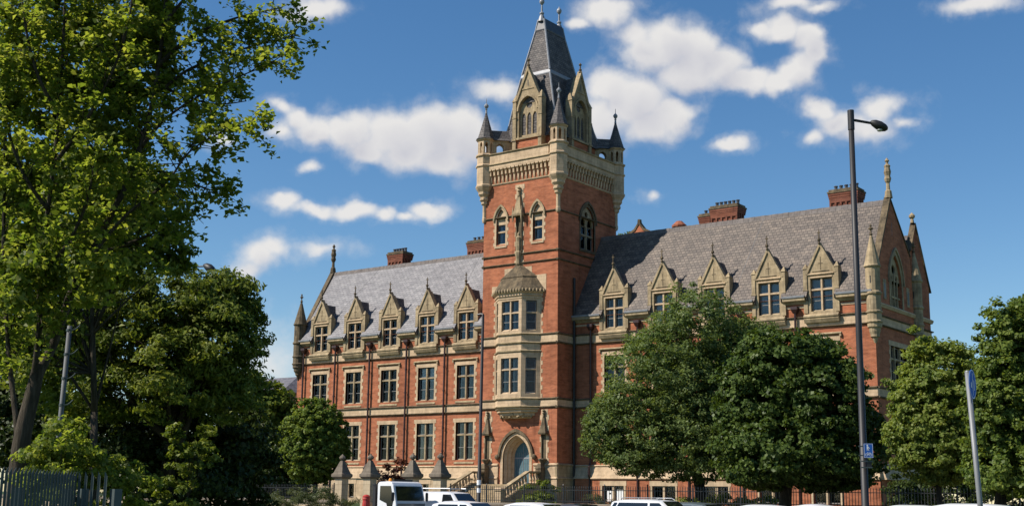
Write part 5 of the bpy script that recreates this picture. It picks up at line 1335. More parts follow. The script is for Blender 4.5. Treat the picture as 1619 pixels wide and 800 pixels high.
# ------------------------------------------------------------------ small grey house far behind on the left
M['render_grey'] = plain('grey render', (0.42, 0.42, 0.42), 0.9, 0, 0.2, 0.15)
c = at(458, 640, 128); O = (c.x, c.y, 0)
hs = thing('grey_house', 'small pale grey house far behind the left end of the college', 'house', O)
mb = MB(); mb.box(-5, 3.2, -4, 4, 0, 11.2); mb.build('wall', M['render_grey'], hs)
mb = MB(); mb.extr(right(0), [(0, 0)] * 0 or [(3.5, 13.4), (3.5, 13.3), (-5.4, 13.3), (-5.4, 13.4)], -4.4, 4.4) if False else mb.loft([rect(-5.3, 3.5, -4.4, 4.4, 11.2), rect(-5.3, 3.5, -4.4, 4.4, 11.35), rect(-3.0, 1.2, -0.2, 0.2, 13.2)]); mb.build('roof', M['slate'], hs)
for x in (-2.5, 1.0):
    mb = MB(); mb.box(x - 0.5, x + 0.5, -4.03, -3.95, 8.2, 9.8); w_ = mb.build('window', M['white'], hs); mb = MB(); mb.box(x - 0.42, x + 0.42, -4.04, -4.032, 8.28, 9.72); mb.build('pane', M['glass'], w_)

# ------------------------------------------------------------------ vehicles
def paint(name, col):
    m, nt, b = new_mat(name); b.inputs['Base Color'].default_value = (*col, 1); b.inputs['Roughness'].default_value = 0.28
    b.inputs['Coat Weight'].default_value = 0.6; b.inputs['Coat Roughness'].default_value = 0.05
    f = noise(nt, wpos(nt), 6, 4, 0.6); nt.links.new(ramp(nt, f, [(0.3, tuple(x * 0.93 for x in col)), (0.7, col)]), b.inputs['Base Color'])
    return m
M['car_white'] = paint('white car paint', (0.78, 0.79, 0.80)); M['car_grey'] = paint('slate grey car paint', (0.10, 0.125, 0.14)); M['car_dark'] = paint('dark car paint', (0.02, 0.022, 0.028))
M['car_glass'] = plain('car glass', (0.012, 0.014, 0.015), 0.06, 0, 0.8)
M['tyre'] = plain('tyre rubber', (0.015, 0.015, 0.015), 0.85); M['rim'] = plain('alloy rim', (0.4, 0.41, 0.42), 0.35, 0.8)
M['trim'] = plain('black trim', (0.02, 0.02, 0.021), 0.5); M['seat'] = plain('car interior', (0.03, 0.03, 0.032), 0.9)
M['headlamp'] = plain('headlamp', (0.7, 0.72, 0.74), 0.12, 0.1, 0.7); M['tail'] = plain('tail lamp', (0.35, 0.01, 0.01), 0.2); M['amber'] = plain('amber beacon', (0.75, 0.27, 0.02), 0.3)

def wheel(parent, x, y, r, w):
    mb = MB()
    prof = [(r * 0.62, -w / 2), (r * 0.94, -w / 2), (r, -w * 0.35), (r, w * 0.35), (r * 0.94, w / 2), (r * 0.62, w / 2)]
    n = 20; m = len(mb.v)
    for rr, yy in prof:
        for i in range(n): t = 2 * math.pi * i / n; mb.v.append((x + rr * math.cos(t), y + yy, r + rr * math.sin(t)))
    for k in range(len(prof)):
        for i in range(n):
            j = (i + 1) % n; k2 = (k + 1) % len(prof)
            mb.f.append((m + k * n + i, m + k * n + j, m + k2 * n + j, m + k2 * n + i))
    wl_ = mb.build('wheel', M['tyre'], parent)
    mb = MB(); s = 1 if y > 0 else -1
    for i in range(n):
        t0, t1 = 2 * math.pi * i / n, 2 * math.pi * (i + 1) / n
        if i % 4 != 3: mb.face([(x, y + s * w * 0.42, r), (x + r * .63 * math.cos(t0), y + s * w * 0.44, r + r * .63 * math.sin(t0)), (x + r * .63 * math.cos(t1), y + s * w * 0.44, r + r * .63 * math.sin(t1))])
    mb.build('rim', M['rim'], wl_)

def car(lab, x, y, z, rz, L, W, H, mat, kind, group='vehicles parked along the road', rails=False, name='parked_car', cat='car'):
    """a car facing +x: lofted body, glazed cabin, wheels, lamps"""
    root = thing(name, lab, cat, (x, y, z), rz, group)
    hw = W / 2; f = L / 2
    belt = 0.60 * H if kind != 'van' else 0.56 * H
    # (x, roof or bonnet height, cabin half width, belt) stations from the tail to the nose
    if kind == 'hatch': st = [(-f, .46), (-f + .05, .66), (-f + .16, belt), (-f + .42, H * .93), (-f + .95, H), (-.15, H), (.35, H * .965), (f * .58, belt + .02), (f * .86, belt - .14), (f - .06, .56), (f, .44)]
    elif kind == 'suv': st = [(-f, .5), (-f + .04, .8), (-f + .1, belt), (-f + .34, H * .955), (-f + .8, H), (-.1, H), (.45, H * .975), (f * .54, belt + .04), (f * .9, belt - .12), (f - .05, .72), (f, .5)]
    elif kind == 'saloon': st = [(-f, .5), (-f + .05, .8), (-f + .5, belt + .02), (-f + 1.2, H * .95), (-f + 1.7, H), (.0, H), (.4, H * .96), (f * .55, belt + .02), (f * .88, belt - .15), (f - .05, .58), (f, .45)]
    else: st = [(-f, .5), (-f + .03, .9), (-f + .06, belt), (-f + .14, H * .97), (-f + .4, H), (f * .2, H), (f * .36, H * .97), (f * .66, belt + .06), (f * .9, belt - .1), (f - .06, .7), (f, .5)]
    taper = lambda xx: 1.0 - 0.10 * max(0, (abs(xx) / f - 0.72) / 0.28) ** 2
    rings = []
    for xx, top in st:
        w = hw * taper(xx)
        if top > belt + 0.03:
            k = (top - belt) / (H - belt)
            rt = w * (0.96 - 0.17 * k)
            prof = [(w * .90, .22), (w, .42), (w, belt * .75), (w * .97, belt), (rt + 0.02, top - .06), (rt - .10, top - .012), (0, top + .012)]
        else:
            prof = [(w * .90, .22), (w, min(.42, top - .04)), (w, max(.43, top - .16)), (w * .97, top - .06), (w * .85, top - .015), (w * .5, top), (0, top + .01)]
        rings.append([(xx, yy, zz) for yy, zz in prof] + [(xx, -yy, zz) for yy, zz in prof[-2::-1]])
    mb = MB(); mb.loft(rings)
    b = mb.build('body', mat, root, smooth=True)
    md = b.modifiers.new('edges', 'EDGE_SPLIT'); md.split_angle = R(38)
    # glass just proud of the cabin sides
    def side(zz, xx): 
        w = hw * taper(xx); k = (zz - belt) / (H - belt); t = w * (0.96 - 0.17)
        return w * .97 + (t + 0.02 - w * .97) * max(0, k) * H / (H - .06) + 0.008
    gl0, gl1 = belt + .05, H - .13
    ir, fr_ = (2 if kind != 'saloon' else 2), 7
    xr0, xr1 = st[ir][0] + .12, st[ir + 1][0] + .12
    xf0, xf1 = st[7][0] - .12, st[6][0] - .02
    xs = [(xr0 + .12, xr1 + .10)]
    mid = (-.05, -.05) if kind != 'van' else (f * .12, f * .12)
    if kind == 'van': panes = [[(mid[0], gl0), (xf0 - .1, gl0), (xf1 - .02, gl1), (mid[1], gl1)]]
    else: panes = [[(xr0 + .22, gl0), (mid[0] - .05, gl0), (mid[1] - .05, gl1), (xr1 + .22, gl1)], [(mid[0] + .05, gl0), (xf0 - .05, gl0), (xf1 + .0, gl1), (mid[1] + .05, gl1)]]
    if kind == 'suv': panes.append([(xr0 + .0, gl0 + .1), (xr0 + .16, gl0 + .02), (xr1 + .14, gl1), (xr1 + .0, gl1)]); 
    for s in (-1, 1):
        for pn in panes:
            mb = MB(); pts = [(px, s * side(pz, px), pz) for px, pz in pn]; mb.face(pts if s < 0 else pts[::-1]); mb.build('side_window', M['car_glass'], root)
        mb = MB(); yy = s * (hw + .06); mb.lathe((st[7][0] - .35, yy, belt + .02), [(0.03, 0), (0.09, 0.03), (0.10, 0.09), (0.08, 0.15), (0.02, 0.17)], 8, sx=0.6); mb.build('door_mirror', mat, root, smooth=True)
        for wx in (-f + .78, f - .82): wheel(root, wx, s * (hw - .10), .31 if kind != 'suv' else .35, .2)
        mb = MB(); mb.lathe((f - .13, s * hw * .66, .60 if kind == 'hatch' else .66), [(0.02, -0.08), (0.13, -0.05), (0.15, 0.02), (0.1, 0.08), (0.02, 0.09)], 10, sx=0.7); mb.build('headlight', M['headlamp'], root, smooth=True)
        mb = MB(); mb.lathe((-f + .08, s * hw * .80, .82), [(0.02, -0.14), (0.09, -0.1), (0.1, 0.08), (0.03, 0.14)], 8, sx=0.6); mb.build('tail_light', M['tail'], root, smooth=True)
        if rails:
            mb = MB(); yy = s * (hw * .72); mb.tube([(-f + .7, yy, H - .02), (-f + .8, yy, H + .06), (.2, yy, H + .06), (.35, yy, H - .01)], .018, 6); mb.build('roof_rail', M['rim'], root)
    def cross(i, off):
        xx, top = st[i]; w = hw * taper(xx)
        k = max(0.0, (top - belt) / (H - belt)); t = w * (0.96 - 0.17 * k)
        return (xx, t * .90, top + off)
    for i, j, nm, ox in ((7, 6, 'windscreen', .012), (2, 3, 'rear_window', -.012)):
        if kind == 'van' and nm == 'rear_window': continue
        a, c_ = cross(i, .01), cross(j, .005)
        dx, dz = c_[0] - a[0], c_[2] - a[2]; n_ = Vector((-dz, 0, dx)).normalized()
        if n_.z < 0: n_ = -n_
        n_ = n_ * 0.018
        p = lambda q, s, k0: ((a[0] + dx * k0 + n_.x), s * (a[1] + (c_[1] - a[1]) * k0) * .97, a[2] + dz * k0 + n_.z)
        mb = MB(); mb.face([p(0, -1, .08), p(0, 1, .08), p(0, 1, .93), p(0, -1, .93)]); mb.build(nm, M['car_glass'], root)
    mb = MB(); mb.box(f - .04, f + .012, -hw * .8, hw * .8, .30, .42); mb.build('bumper', M['trim'], root, bevel=.01)
    mb = MB(); mb.box(f + .0125, f + .02, -.26, .26, .43, .54); mb.build('number_plate', M['white'], root)
    return root
YC = -34.9
def xat(u, v, y):
    d = ray(u, v); return (CAM + d * ((y - CAM.y) / d.y)).x
def parked(lab, u, y, L, W, H, mat, kind, dx=0.6, **kw): return car(lab, xat(u, 794, y) + dx, y, 0, 0, L, W, H, mat, kind, **kw)
parked('white car in the nearer lane, its roof just below the white van', 726, -38.6, 3.7, 1.66, 1.40, M['car_white'], 'hatch')
parked('white hatchback parked below the entrance steps', 840, YC, 3.9, 1.7, 1.37, M['car_white'], 'hatch')
parked('dark low car behind the white hatchback, its roof just showing', 912, YC + 3.2, 4.1, 1.72, 1.36, M['car_dark'], 'saloon', dx=0.2)
parked('tall white estate car with roof rails, under the pale ash tree', 1022, YC, 4.2, 1.76, 1.56, M['car_white'], 'suv', rails=True)
parked('slate grey car parked in front of the tall white estate car', 1090, YC + 1.4, 4.0, 1.72, 1.47, M['car_grey'], 'hatch')
parked('white car parked below the dark maple, left of two', 1204, YC, 3.8, 1.68, 1.42, M['car_white'], 'hatch')
parked('white car with a low roof parked just left of the tall street lamp', 1284, YC - 1.6, 4.1, 1.72, 1.475, M['car_white'], 'saloon', dx=0.3)
parked('white car parked just right of the tall street lamp', 1442, YC, 4.0, 1.7, 1.485, M['car_white'], 'hatch')
parked('white car parked behind the leaning post of the round sign', 1538, YC - 1.2, 4.2, 1.72, 1.56, M['car_white'], 'suv')
van = car('white van with roof rack bars parked behind the truck cab', xat(735, 790, -31.2) - 1.45, -30.7, 0.0, 0, 4.4, 1.75, 1.80, M['car_white'], 'van', name='parked_van', cat='van')
mb = MB()
for yy in (-.62, .62): mb.tube([(-1.9, yy, 1.83), (-1.9, yy, 1.95), (0.6, yy, 1.95), (0.6, yy, 1.83)], .022, 6)
for xx in (-1.6, -0.7, 0.3): mb.tube([(xx, -.62, 1.95), (xx, .62, 1.95)], .022, 6)
mb.build('roof_rack', M['rim'], van)

# flatbed truck
tk = thing('flatbed_truck', 'white flatbed truck cab facing right with an amber beacon bar on its roof', 'truck', (14.62, YC + 0.66, 0), group='vehicles parked along the road')
w0, w1 = 0.0, 2.12          # near and far side (local y)
def P_(x, z): return (x, z)
sidep = [(-1.16, 0.55), (0.02, 0.55), (0.06, 1.15), (0.03, 1.30), (-0.16, 2.06), (-0.26, 2.18), (-0.42, 2.24), (-1.05, 2.22), (-1.16, 2.14)]
mb = MB()
S = Fr((0, 0, 0), (1, 0, 0), (0, -1, 0))
mb.prism(S, sidep, -w1, 0.0); cab = mb.build('cab', M['car_white'], tk, bevel=0.045)
mb = MB(); mb.face([(x, -0.006, z) for x, z in ((-1.0, 1.38), (-0.56, 1.22), (-0.50, 1.02), (-0.20, 1.02), (-0.12, 1.35), (-0.30, 2.03), (-0.98, 2.03))]); mb.build('side_window', M['car_glass'], cab)
mb = MB(); mb.face([(x, w1 + 0.006, z) for x, z in ((-1.0, 1.38), (-0.30, 1.30), (-0.34, 2.03), (-0.98, 2.03))][::-1]); mb.build('side_window', M['car_glass'], cab)
n_ = Vector((0.76, 0, 0.19)).normalized() * 0.012
ws = lambda t, y: (0.03 - 0.19 * t + n_.x, y, 1.30 + 0.76 * t + n_.z)
mb = MB(); mb.face([ws(0.06, 0.10), ws(0.06, w1 - 0.10), ws(0.94, w1 - 0.14), ws(0.94, 0.14)]); mb.build('windscreen', M['car_glass'], cab)
mb = MB(); mb.box(0.065, 0.085, 0.08, w1 - 0.08, 0.6, 1.22); mb.build('shaded_front_panel', M['car_grey'], cab)  # cab front is white; its shade is put into this grey
mb = MB(); mb.box(0.02, 0.14, -0.02, w1 + 0.02, 0.35, 0.58); mb.build('bumper', M['trim'], tk, bevel=0.02)
for y in (0.25, w1 - 0.25):
    mb = MB(); mb.box(0.14, 0.155, y - 0.16, y + 0.16, 0.40, 0.54); mb.build('headlight', M['headlamp'], tk)
for y in (-0.16, w1 + 0.16):
    mb = MB(); mb.lathe((-0.02, y, 1.32), [(0.03, 0), (0.10, 0.03), (0.10, 0.38), (0.03, 0.42)], 8, sx=0.45); mb.build('door_mirror', M['trim'], tk)
mb = MB(); mb.box(-0.75, -0.55, 0.5, w1 - 0.3, 2.245, 2.34); bb = mb.build('beacon_bar', M['lamp_grey'], tk)
mb = MB(); mb.lathe((-0.65, 0.34, 2.24), [(0.09, 0), (0.08, 0.1), (0.05, 0.15)], 10); mb.build('beacon', M['amber'], tk)
for x in (-0.55, -3.6):
    for y in (0.12, w1 - 0.12): wheel(tk, x, y, 0.36, 0.22)
mb = MB(); mb.box(-5.2, -1.2, 0.2, w1 - 0.2, 0.5, 0.68); mb.build('chassis', M['trim'], tk)
mb = MB(); mb.box(-5.3, -1.28, -0.02, w1 + 0.02, 0.85, 0.98); mb.build('flatbed', M['lamp_grey'], tk)
mb = MB(); mb.box(-1.45, -1.29, 0.0, w1, 0.982, 2.05); mb.box(-1.46, -1.28, -0.03, w1 + 0.03, 2.052, 2.12); mb.build('headboard', M['lamp_grey'], tk)
mb = MB(); mb.box(-0.95, -0.7, 0.2, w1 - 0.2, 0.9, 1.7); mb.build('seat', M['seat'], tk)

# ------------------------------------------------------------------ trees and shrubs
rng = np.random.default_rng(11)
def bark_mat(name, c0, c1, c2):
    m, nt, b = new_mat(name)
    f = noise(nt, wpos(nt, (1, 1, 0.16)), 22, 6, 0.7); g = noise(nt, wpos(nt, (1, 1, 0.6)), 2.2, 5, 0.65)
    c = ramp(nt, f, [(0.3, c0), (0.55, c1), (0.75, c2)])
    c = mixc(nt, c, ramp(nt, g, [(0.35, (0.55, 0.58, 0.5)), (0.7, (1.25, 1.2, 1.15))]), 1.0, 'MULTIPLY')
    nt.links.new(c, b.inputs['Base Color']); b.inputs['Roughness'].default_value = 0.95; b.inputs['Specular IOR Level'].default_value = 0.15
    bump(nt, b, f, 0.8, 0.04)
    return m
M['bark'] = bark_mat('grey brown bark', (0.02, 0.016, 0.012), (0.06, 0.05, 0.038), (0.10, 0.085, 0.065))
M['bark_pale'] = bark_mat('mottled maple bark', (0.025, 0.02, 0.015), (0.07, 0.058, 0.045), (0.14, 0.12, 0.095))
M['leaf_maple'] = leaf_mat('sycamore leaf', (0.125, 0.18, 0.034), (0.205, 0.265, 0.055), (0.29, 0.315, 0.10), 0.66)
M['leaf_olive'] = leaf_mat('olive leaf', (0.085, 0.125, 0.022), (0.15, 0.195, 0.034), (0.235, 0.265, 0.062), 0.45)
M['leaf_chestnut'] = leaf_mat('chestnut leaf', (0.08, 0.12, 0.022), (0.14, 0.185, 0.034), (0.25, 0.28, 0.062), 0.42)
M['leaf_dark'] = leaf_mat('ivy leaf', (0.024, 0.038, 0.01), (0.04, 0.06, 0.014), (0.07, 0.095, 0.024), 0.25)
M['leaf_ash'] = leaf_mat('ash leaf', (0.082, 0.122, 0.04), (0.128, 0.18, 0.06), (0.19, 0.235, 0.095), 0.42)
M['leaf_acer'] = leaf_mat('dark maple leaf', (0.038, 0.066, 0.015), (0.066, 0.105, 0.024), (0.115, 0.16, 0.042), 0.33)
M['leaf_lime'] = leaf_mat('lime leaf', (0.11, 0.155, 0.03), (0.18, 0.235, 0.052), (0.27, 0.30, 0.095), 0.45)
M['leaf_grass'] = leaf_mat('weed leaf', (0.05, 0.07, 0.025), (0.09, 0.11, 0.045), (0.15, 0.16, 0.085), 0.35)
M['leaf_hornbeam'] = leaf_mat('hornbeam leaf', (0.07, 0.11, 0.022), (0.12, 0.17, 0.036), (0.20, 0.245, 0.062), 0.4)
M['leaf_clipped'] = leaf_mat('clipped leaf', (0.09, 0.135, 0.022), (0.15, 0.21, 0.04), (0.24, 0.285, 0.07), 0.42)
M['leaf_red'] = leaf_mat('purple plum leaf', (0.05, 0.012, 0.012), (0.10, 0.03, 0.025), (0.16, 0.06, 0.045), 0.3)

def leaf_mesh(name, C, N, size, mat, parent, org, aspect=0.62, jitter=0.35, droop=0.0):
    """one mesh of many separate leaf-sized faces at centres C facing N"""
    n = len(C)
    S = size * (1 + jitter * rng.uniform(-1, 1, (n, 1)))
    N = N / np.linalg.norm(N, axis=1, keepdims=True)
    A = rng.normal(size=(n, 3)); A[:, 2] -= droop
    T = A - N * (A * N).sum(1, keepdims=True); T /= np.linalg.norm(T, axis=1, keepdims=True)
    B = np.cross(N, T)
    fold = N * S * 0.12
    V = np.empty((n, 4, 3))
    V[:, 0] = C - T * S * 0.5 - fold; V[:, 1] = C + B * S * aspect * 0.5 + fold * 0.5 - T * S * 0.05
    V[:, 2] = C + T * S * 0.5 - fold; V[:, 3] = C - B * S * aspect * 0.5 + fold * 0.5 - T * S * 0.05
    V = V.reshape(-1, 3) - np.array(org)
    me = bpy.data.meshes.new(name)
    me.vertices.add(4 * n); me.vertices.foreach_set('co', V.ravel())
    me.loops.add(4 * n); me.loops.foreach_set('vertex_index', np.arange(4 * n, dtype=np.int32))
    me.polygons.add(n); me.polygons.foreach_set('loop_start', np.arange(0, 4 * n, 4, dtype=np.int32)); me.polygons.foreach_set('loop_total', np.full(n, 4, dtype=np.int32))
    me.update(); me.validate()
    me.materials.append(mat)
    o = bpy.data.objects.new(name, me); COL.objects.link(o); o.parent = parent
    return o

def clumped(lobes, n_clumps, n_leaves, clump_r, inner=0.25, flat=0.7, up=0.5, ragged=0.07):
    """leaf centres and facings: small domed clumps spread over and through ellipsoid lobes"""
    w = np.array([max(r[0] * r[2], r[1] * r[2]) for c, r in lobes]); w = w / w.sum()
    Cc, Co = [], []
    for (c, r), k in zip(lobes, w):
        m = max(3, int(n_clumps * k))
        d = rng.normal(size=(m, 3)); d /= np.linalg.norm(d, axis=1, keepdims=True)
        rad = np.where(rng.random(m) < inner, rng.uniform(0.35, 0.8, m), rng.uniform(0.82, 1.03, m)); rad = np.where(rng.random(m) < ragged, rng.uniform(1.0, 1.22, m), rad)[:, None]
        Cc.append(np.array(c) + d * rad * np.array(r)); Co.append(d)
    Cc = np.concatenate(Cc); Co = np.concatenate(Co)
    m = len(Cc)
    idx = rng.integers(0, m, n_leaves)
    cr = clump_r * rng.uniform(0.55, 1.35, m)
    d = rng.normal(size=(n_leaves, 3)); d /= np.linalg.norm(d, axis=1, keepdims=True)
    d[:, 2] = np.where(d[:, 2] < 0, d[:, 2] * 0.5, d[:, 2])
    rr = (rng.random(n_leaves) ** 0.5)[:, None]
    P = Cc[idx] + d * rr * cr[idx][:, None] * np.array([1, 1, flat])
    N = d * 0.5 + Co[idx] * 0.6 + np.array([0, 0, up * 0.6]) + rng.normal(size=(n_leaves, 3)) * 0.55
    return P, N, Cc

def lobe(u, v, ru, rv, depth, off=0.0, thick=1.0):
    """an ellipsoid lobe seen at pixel (u, v), ru x rv pixels, at that plan distance"""
    p = at(u, v, depth + off); k = depth / FPX
    return (tuple(p), (ru * k, ru * k * thick, rv * k))

def limb(mb, p, q, r0, r1, sag=0.12, n=5):
    p, q = Vector(p), Vector(q); L = (q - p).length
    side = Vector((random.uniform(-1, 1), random.uniform(-1, 1), random.uniform(-0.2, 1))) * L * sag
    pts = [p.lerp(q, t) + side * (4 * t * (1 - t)) * 0.5 for t in [i / n for i in range(n + 1)]]
    mb.tube(pts, [r0 + (r1 - r0) * i / n for i in range(n + 1)], 7)
    return pts

def tree(name, lab, cat, foot, lobes, mat, n_clumps, n_leaves, clump_r, leaf, trunk_r, top=None, bark='bark', group=None, limbs=14, aspect=0.62, inner=0.25, flat=0.7, ragged=0.07):
    foot = Vector(foot); O = tuple(foot)
    t = thing(name, lab, cat, O, group=group)
    P, N, Cc = clumped(lobes, n_clumps, n_leaves, clump_r, inner, flat, ragged=ragged)
    P[:, 2] = np.maximum(P[:, 2], foot.z + 0.05)
    leaf_mesh('crown', P, N, leaf, M[mat], t, O, aspect)
    if trunk_r:
        mb = MB()
        cz = np.mean([c[2] for c, r in lobes]); cx = np.mean([c[0] for c, r in lobes]); cy = np.mean([c[1] for c, r in lobes])
        fork = Vector((foot.x * 0.75 + cx * 0.25, foot.y * 0.75 + cy * 0.25, foot.z + (top if top else (cz - foot.z) * 0.45)))
        mb.tube([foot - Vector((0, 0, 0.2)), foot + Vector((0, 0, 0.25)), foot.lerp(fork, 0.5) + Vector((random.uniform(-.08, .08), random.uniform(-.08, .08), 0)), fork], [trunk_r * 1.5, trunk_r * 1.05, trunk_r * 0.92, trunk_r * 0.8], 10)
        lead = limb(mb, fork, (cx, cy, cz + 0.4 * max(r[2] for c, r in lobes)), trunk_r * 0.8, trunk_r * 0.2, 0.06)
        idx = rng.choice(len(Cc), min(limbs, len(Cc)), replace=False)
        for i in idx:
            s0 = lead[random.randint(0, 3)]
            pts = limb(mb, s0, Cc[i], trunk_r * 0.38, trunk_r * 0.07, 0.15)
            j = rng.integers(0, len(Cc)); 
            if (Vector(Cc[j]) - pts[3]).length < 3.5: limb(mb, pts[3], Cc[j], trunk_r * 0.15, trunk_r * 0.04, 0.15, 4)
        mb.build('trunk', M[bark], t, org=O, smooth=True)
    return t

# pale ash in front of the right wing
D = 62
f_ = ground(1108, D, 0.9)
tree('ash_tree', 'pale green ash tree with a dark trunk before the right wing beside the tower', 'tree', f_,
     [lobe(1105, 524, 72, 64, D, 0), lobe(1040, 600, 78, 76, D, -1.0), lobe(1005, 668, 70, 58, D, 0), lobe(1130, 615, 80, 85, D, 1.0), lobe(1080, 695, 85, 50, D, -1.2), lobe(1168, 550, 58, 52, D, 1.5), lobe(965, 655, 34, 34, D, 0), lobe(1050, 560, 55, 50, D, 1.5), lobe(960, 700, 32, 28, D, .6), lobe(1150, 690, 60, 50, D, 0), lobe(1000, 725, 50, 22, D, 0.3), lobe(1185, 610, 55, 70, D, 1.0), lobe(1192, 550, 44, 42, D, 1.5), lobe(1180, 670, 60, 60, D, .4), lobe(1095, 640, 60, 70, D, -1.6), lobe(1090, 738, 62, 22, D, -.5), lobe(1010, 728, 52, 24, D, -.4), lobe(950, 690, 26, 36, D, 0)],
     'leaf_ash', 2400, 145000, 0.46, 0.155, 0.30, 2.3, limbs=26, aspect=0.5, inner=0.3, flat=0.75)
D = 55
f_ = ground(1240, D, 0.9)
tree('maple_tree', 'dense dark green maple standing behind the tall street lamp', 'tree', f_,
     [lobe(1245, 590, 72, 70, D, 0), lobe(1205, 650, 72, 80, D, 0.5), lobe(1300, 640, 70, 85, D, -.5), lobe(1340, 700, 62, 58, D, 0), lobe(1235, 715, 90, 50, D, -1.0), lobe(1290, 572, 48, 42, D, 0.8), lobe(1320, 600, 36, 45, D, 0.5), lobe(1180, 710, 50, 46, D, 0), lobe(1300, 735, 80, 30, D, -.5), lobe(1364, 690, 26, 55, D, .5), lobe(1205, 575, 45, 52, D, .5), lobe(1170, 640, 40, 60, D, .5), lobe(1225, 748, 80, 26, D, 0), lobe(1310, 752, 72, 24, D, 0)],
     'leaf_acer', 1900, 125000, 0.38, 0.165, 0.28, 2.0, limbs=20, aspect=0.85, inner=0.3, flat=0.8)
D = 50
f_ = ground(1486, D, 0.9)
tree('lime_tree', 'rounded light green lime tree on a slim stem right of the gable end', 'tree', f_,
     [lobe(1490, 648, 76, 116, D, 0), lobe(1484, 700, 78, 66, D, 0), lobe(1500, 640, 64, 96, D, .8), lobe(1465, 660, 48, 80, D, -.3)],
     'leaf_lime', 1500, 120000, 0.28, 0.13, 0.12, 2.2, limbs=14, aspect=0.8, inner=0.3, flat=0.85, ragged=0.02)
D = 44
f_ = ground(1578, D, 0.5)
tree('hornbeam_tree', 'tall dense green tree filling the right edge of the view', 'tree', f_,
     [lobe(1592, 562, 48, 76, D, 0), lobe(1630, 522, 50, 56, D, 1.0), lobe(1640, 620, 85, 90, D, .5), lobe(1585, 660, 58, 85, D, -.5), lobe(1650, 720, 80, 60, D, 0), lobe(1570, 725, 42, 50, D, .2), lobe(1660, 540, 60, 80, D, 1), lobe(1600, 745, 70, 35, D, -1)],
     'leaf_hornbeam', 1500, 110000, 0.28, 0.13, 0.22, 2.0, limbs=16, aspect=0.8, inner=0.3, flat=0.85)
D = 76
f_ = ground(497, D, 0.9)
tree('clipped_tree', 'round clipped green tree in front of the left wing by the gate piers', 'tree', f_,
     [lobe(497, 698, 54, 66, D, 0), lobe(497, 720, 55, 46, D, 0), lobe(497, 700, 44, 54, D, 0)],
     'leaf_clipped', 1800, 80000, 0.20, 0.14, 0.16, 1.6, limbs=8, aspect=0.8, ragged=0.0, inner=0.35, flat=0.9)
D = 88
f_ = ground(415, D, 0)
tree('background_tree', 'small dark green tree far behind beside the left corner turret', 'tree', f_,
     [lobe(412, 640, 34, 50, D), lobe(435, 665, 30, 50, D, .5), lobe(390, 670, 38, 50, D), lobe(448, 700, 26, 50, D), lobe(415, 720, 50, 50, D)],
     'leaf_chestnut', 220, 30000, 0.8, 0.3, 0.2, 2, limbs=8, aspect=0.7)

# mass of trees at the left
D = 31
f_ = ground(255, D, 0)
tree('chestnut_tree', 'broad chestnut tree with drooping leaves behind the strapped pole', 'tree', f_,
     [lobe(190, 520, 85, 80, D, 0), lobe(280, 485, 75, 62, D, .4), lobe(345, 475, 52, 48, D, .8), lobe(388, 468, 22, 26, D, .8), lobe(404, 500, 18, 26, D, .8), lobe(398, 540, 20, 26, D, .5), lobe(370, 510, 24, 40, D, .5), lobe(340, 550, 60, 70, D, 0), lobe(260, 600, 95, 70, D, -.4), lobe(150, 610, 70, 60, D, 0), lobe(360, 620, 48, 60, D, .4), lobe(120, 500, 60, 60, D, .6)],
     'leaf_chestnut', 560, 66000, 0.42, 0.145, 0.22, 2.0, limbs=22, aspect=0.36, inner=0.35, flat=0.65)
D = 26
f_ = ground(150, D, 0)
tree('sycamore_tree', 'dark olive tree standing just behind the big left sycamore', 'tree', f_,
     [lobe(225, 330, 66, 70, D, 0), lobe(265, 395, 42, 44, D, .3), lobe(150, 390, 80, 75, D, 0), lobe(60, 370, 90, 90, D, .5), lobe(200, 420, 62, 36, D, .4), lobe(60, 540, 70, 110, D, .5), lobe(10, 470, 50, 90, D, .8), lobe(120, 280, 80, 60, D, .5)],
     'leaf_olive', 420, 44000, 0.36, 0.115, 0.09, 3.2, limbs=22, aspect=0.6, inner=0.4, flat=0.7, group=None)
D = 34
f_ = ground(300, D, 0)
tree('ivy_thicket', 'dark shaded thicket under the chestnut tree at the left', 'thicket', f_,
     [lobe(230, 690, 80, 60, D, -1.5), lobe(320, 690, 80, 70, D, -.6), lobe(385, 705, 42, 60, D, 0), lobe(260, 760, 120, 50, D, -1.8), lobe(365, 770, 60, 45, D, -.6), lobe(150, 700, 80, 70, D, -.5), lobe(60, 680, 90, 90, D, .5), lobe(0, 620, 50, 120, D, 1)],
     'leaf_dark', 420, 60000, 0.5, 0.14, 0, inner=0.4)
D = 17.5
f_ = ground(110, D, 0)
tree('elder_shrub', 'bright green shrub growing behind the palisade fence', 'shrub', f_,
     [lobe(105, 705, 55, 36, D, 0), lobe(70, 730, 40, 40, D, 0), lobe(140, 735, 40, 34, D, .3), lobe(110, 770, 80, 50, D, .2), lobe(195, 745, 26, 26, D, .6), lobe(215, 780, 40, 30, D, .6)],
     'leaf_maple', 150, 9000, 0.15, 0.075, 0.03, 0.5, limbs=12, aspect=0.6)
D = 30
for (u, v, lab) in ((300, 690, 'lit leafy spray of undergrowth low in the left thicket'), (260, 785, 'low shrub of pale leaves at the foot of the left thicket')):
    f_ = ground(u, D - 1.2, 0)
    tree('undergrowth_shrub', lab, 'shrub', f_, [lobe(u, v, 36, 24, D - 1.2), lobe(u + 20, v + 25, 34, 26, D - 1.2, .2), lobe(u - 10, v + 50, 30, 40, D - 1.2, .3)], 'leaf_chestnut', 40, 2600, 0.18, 0.10, 0.02, 0.5, limbs=8)

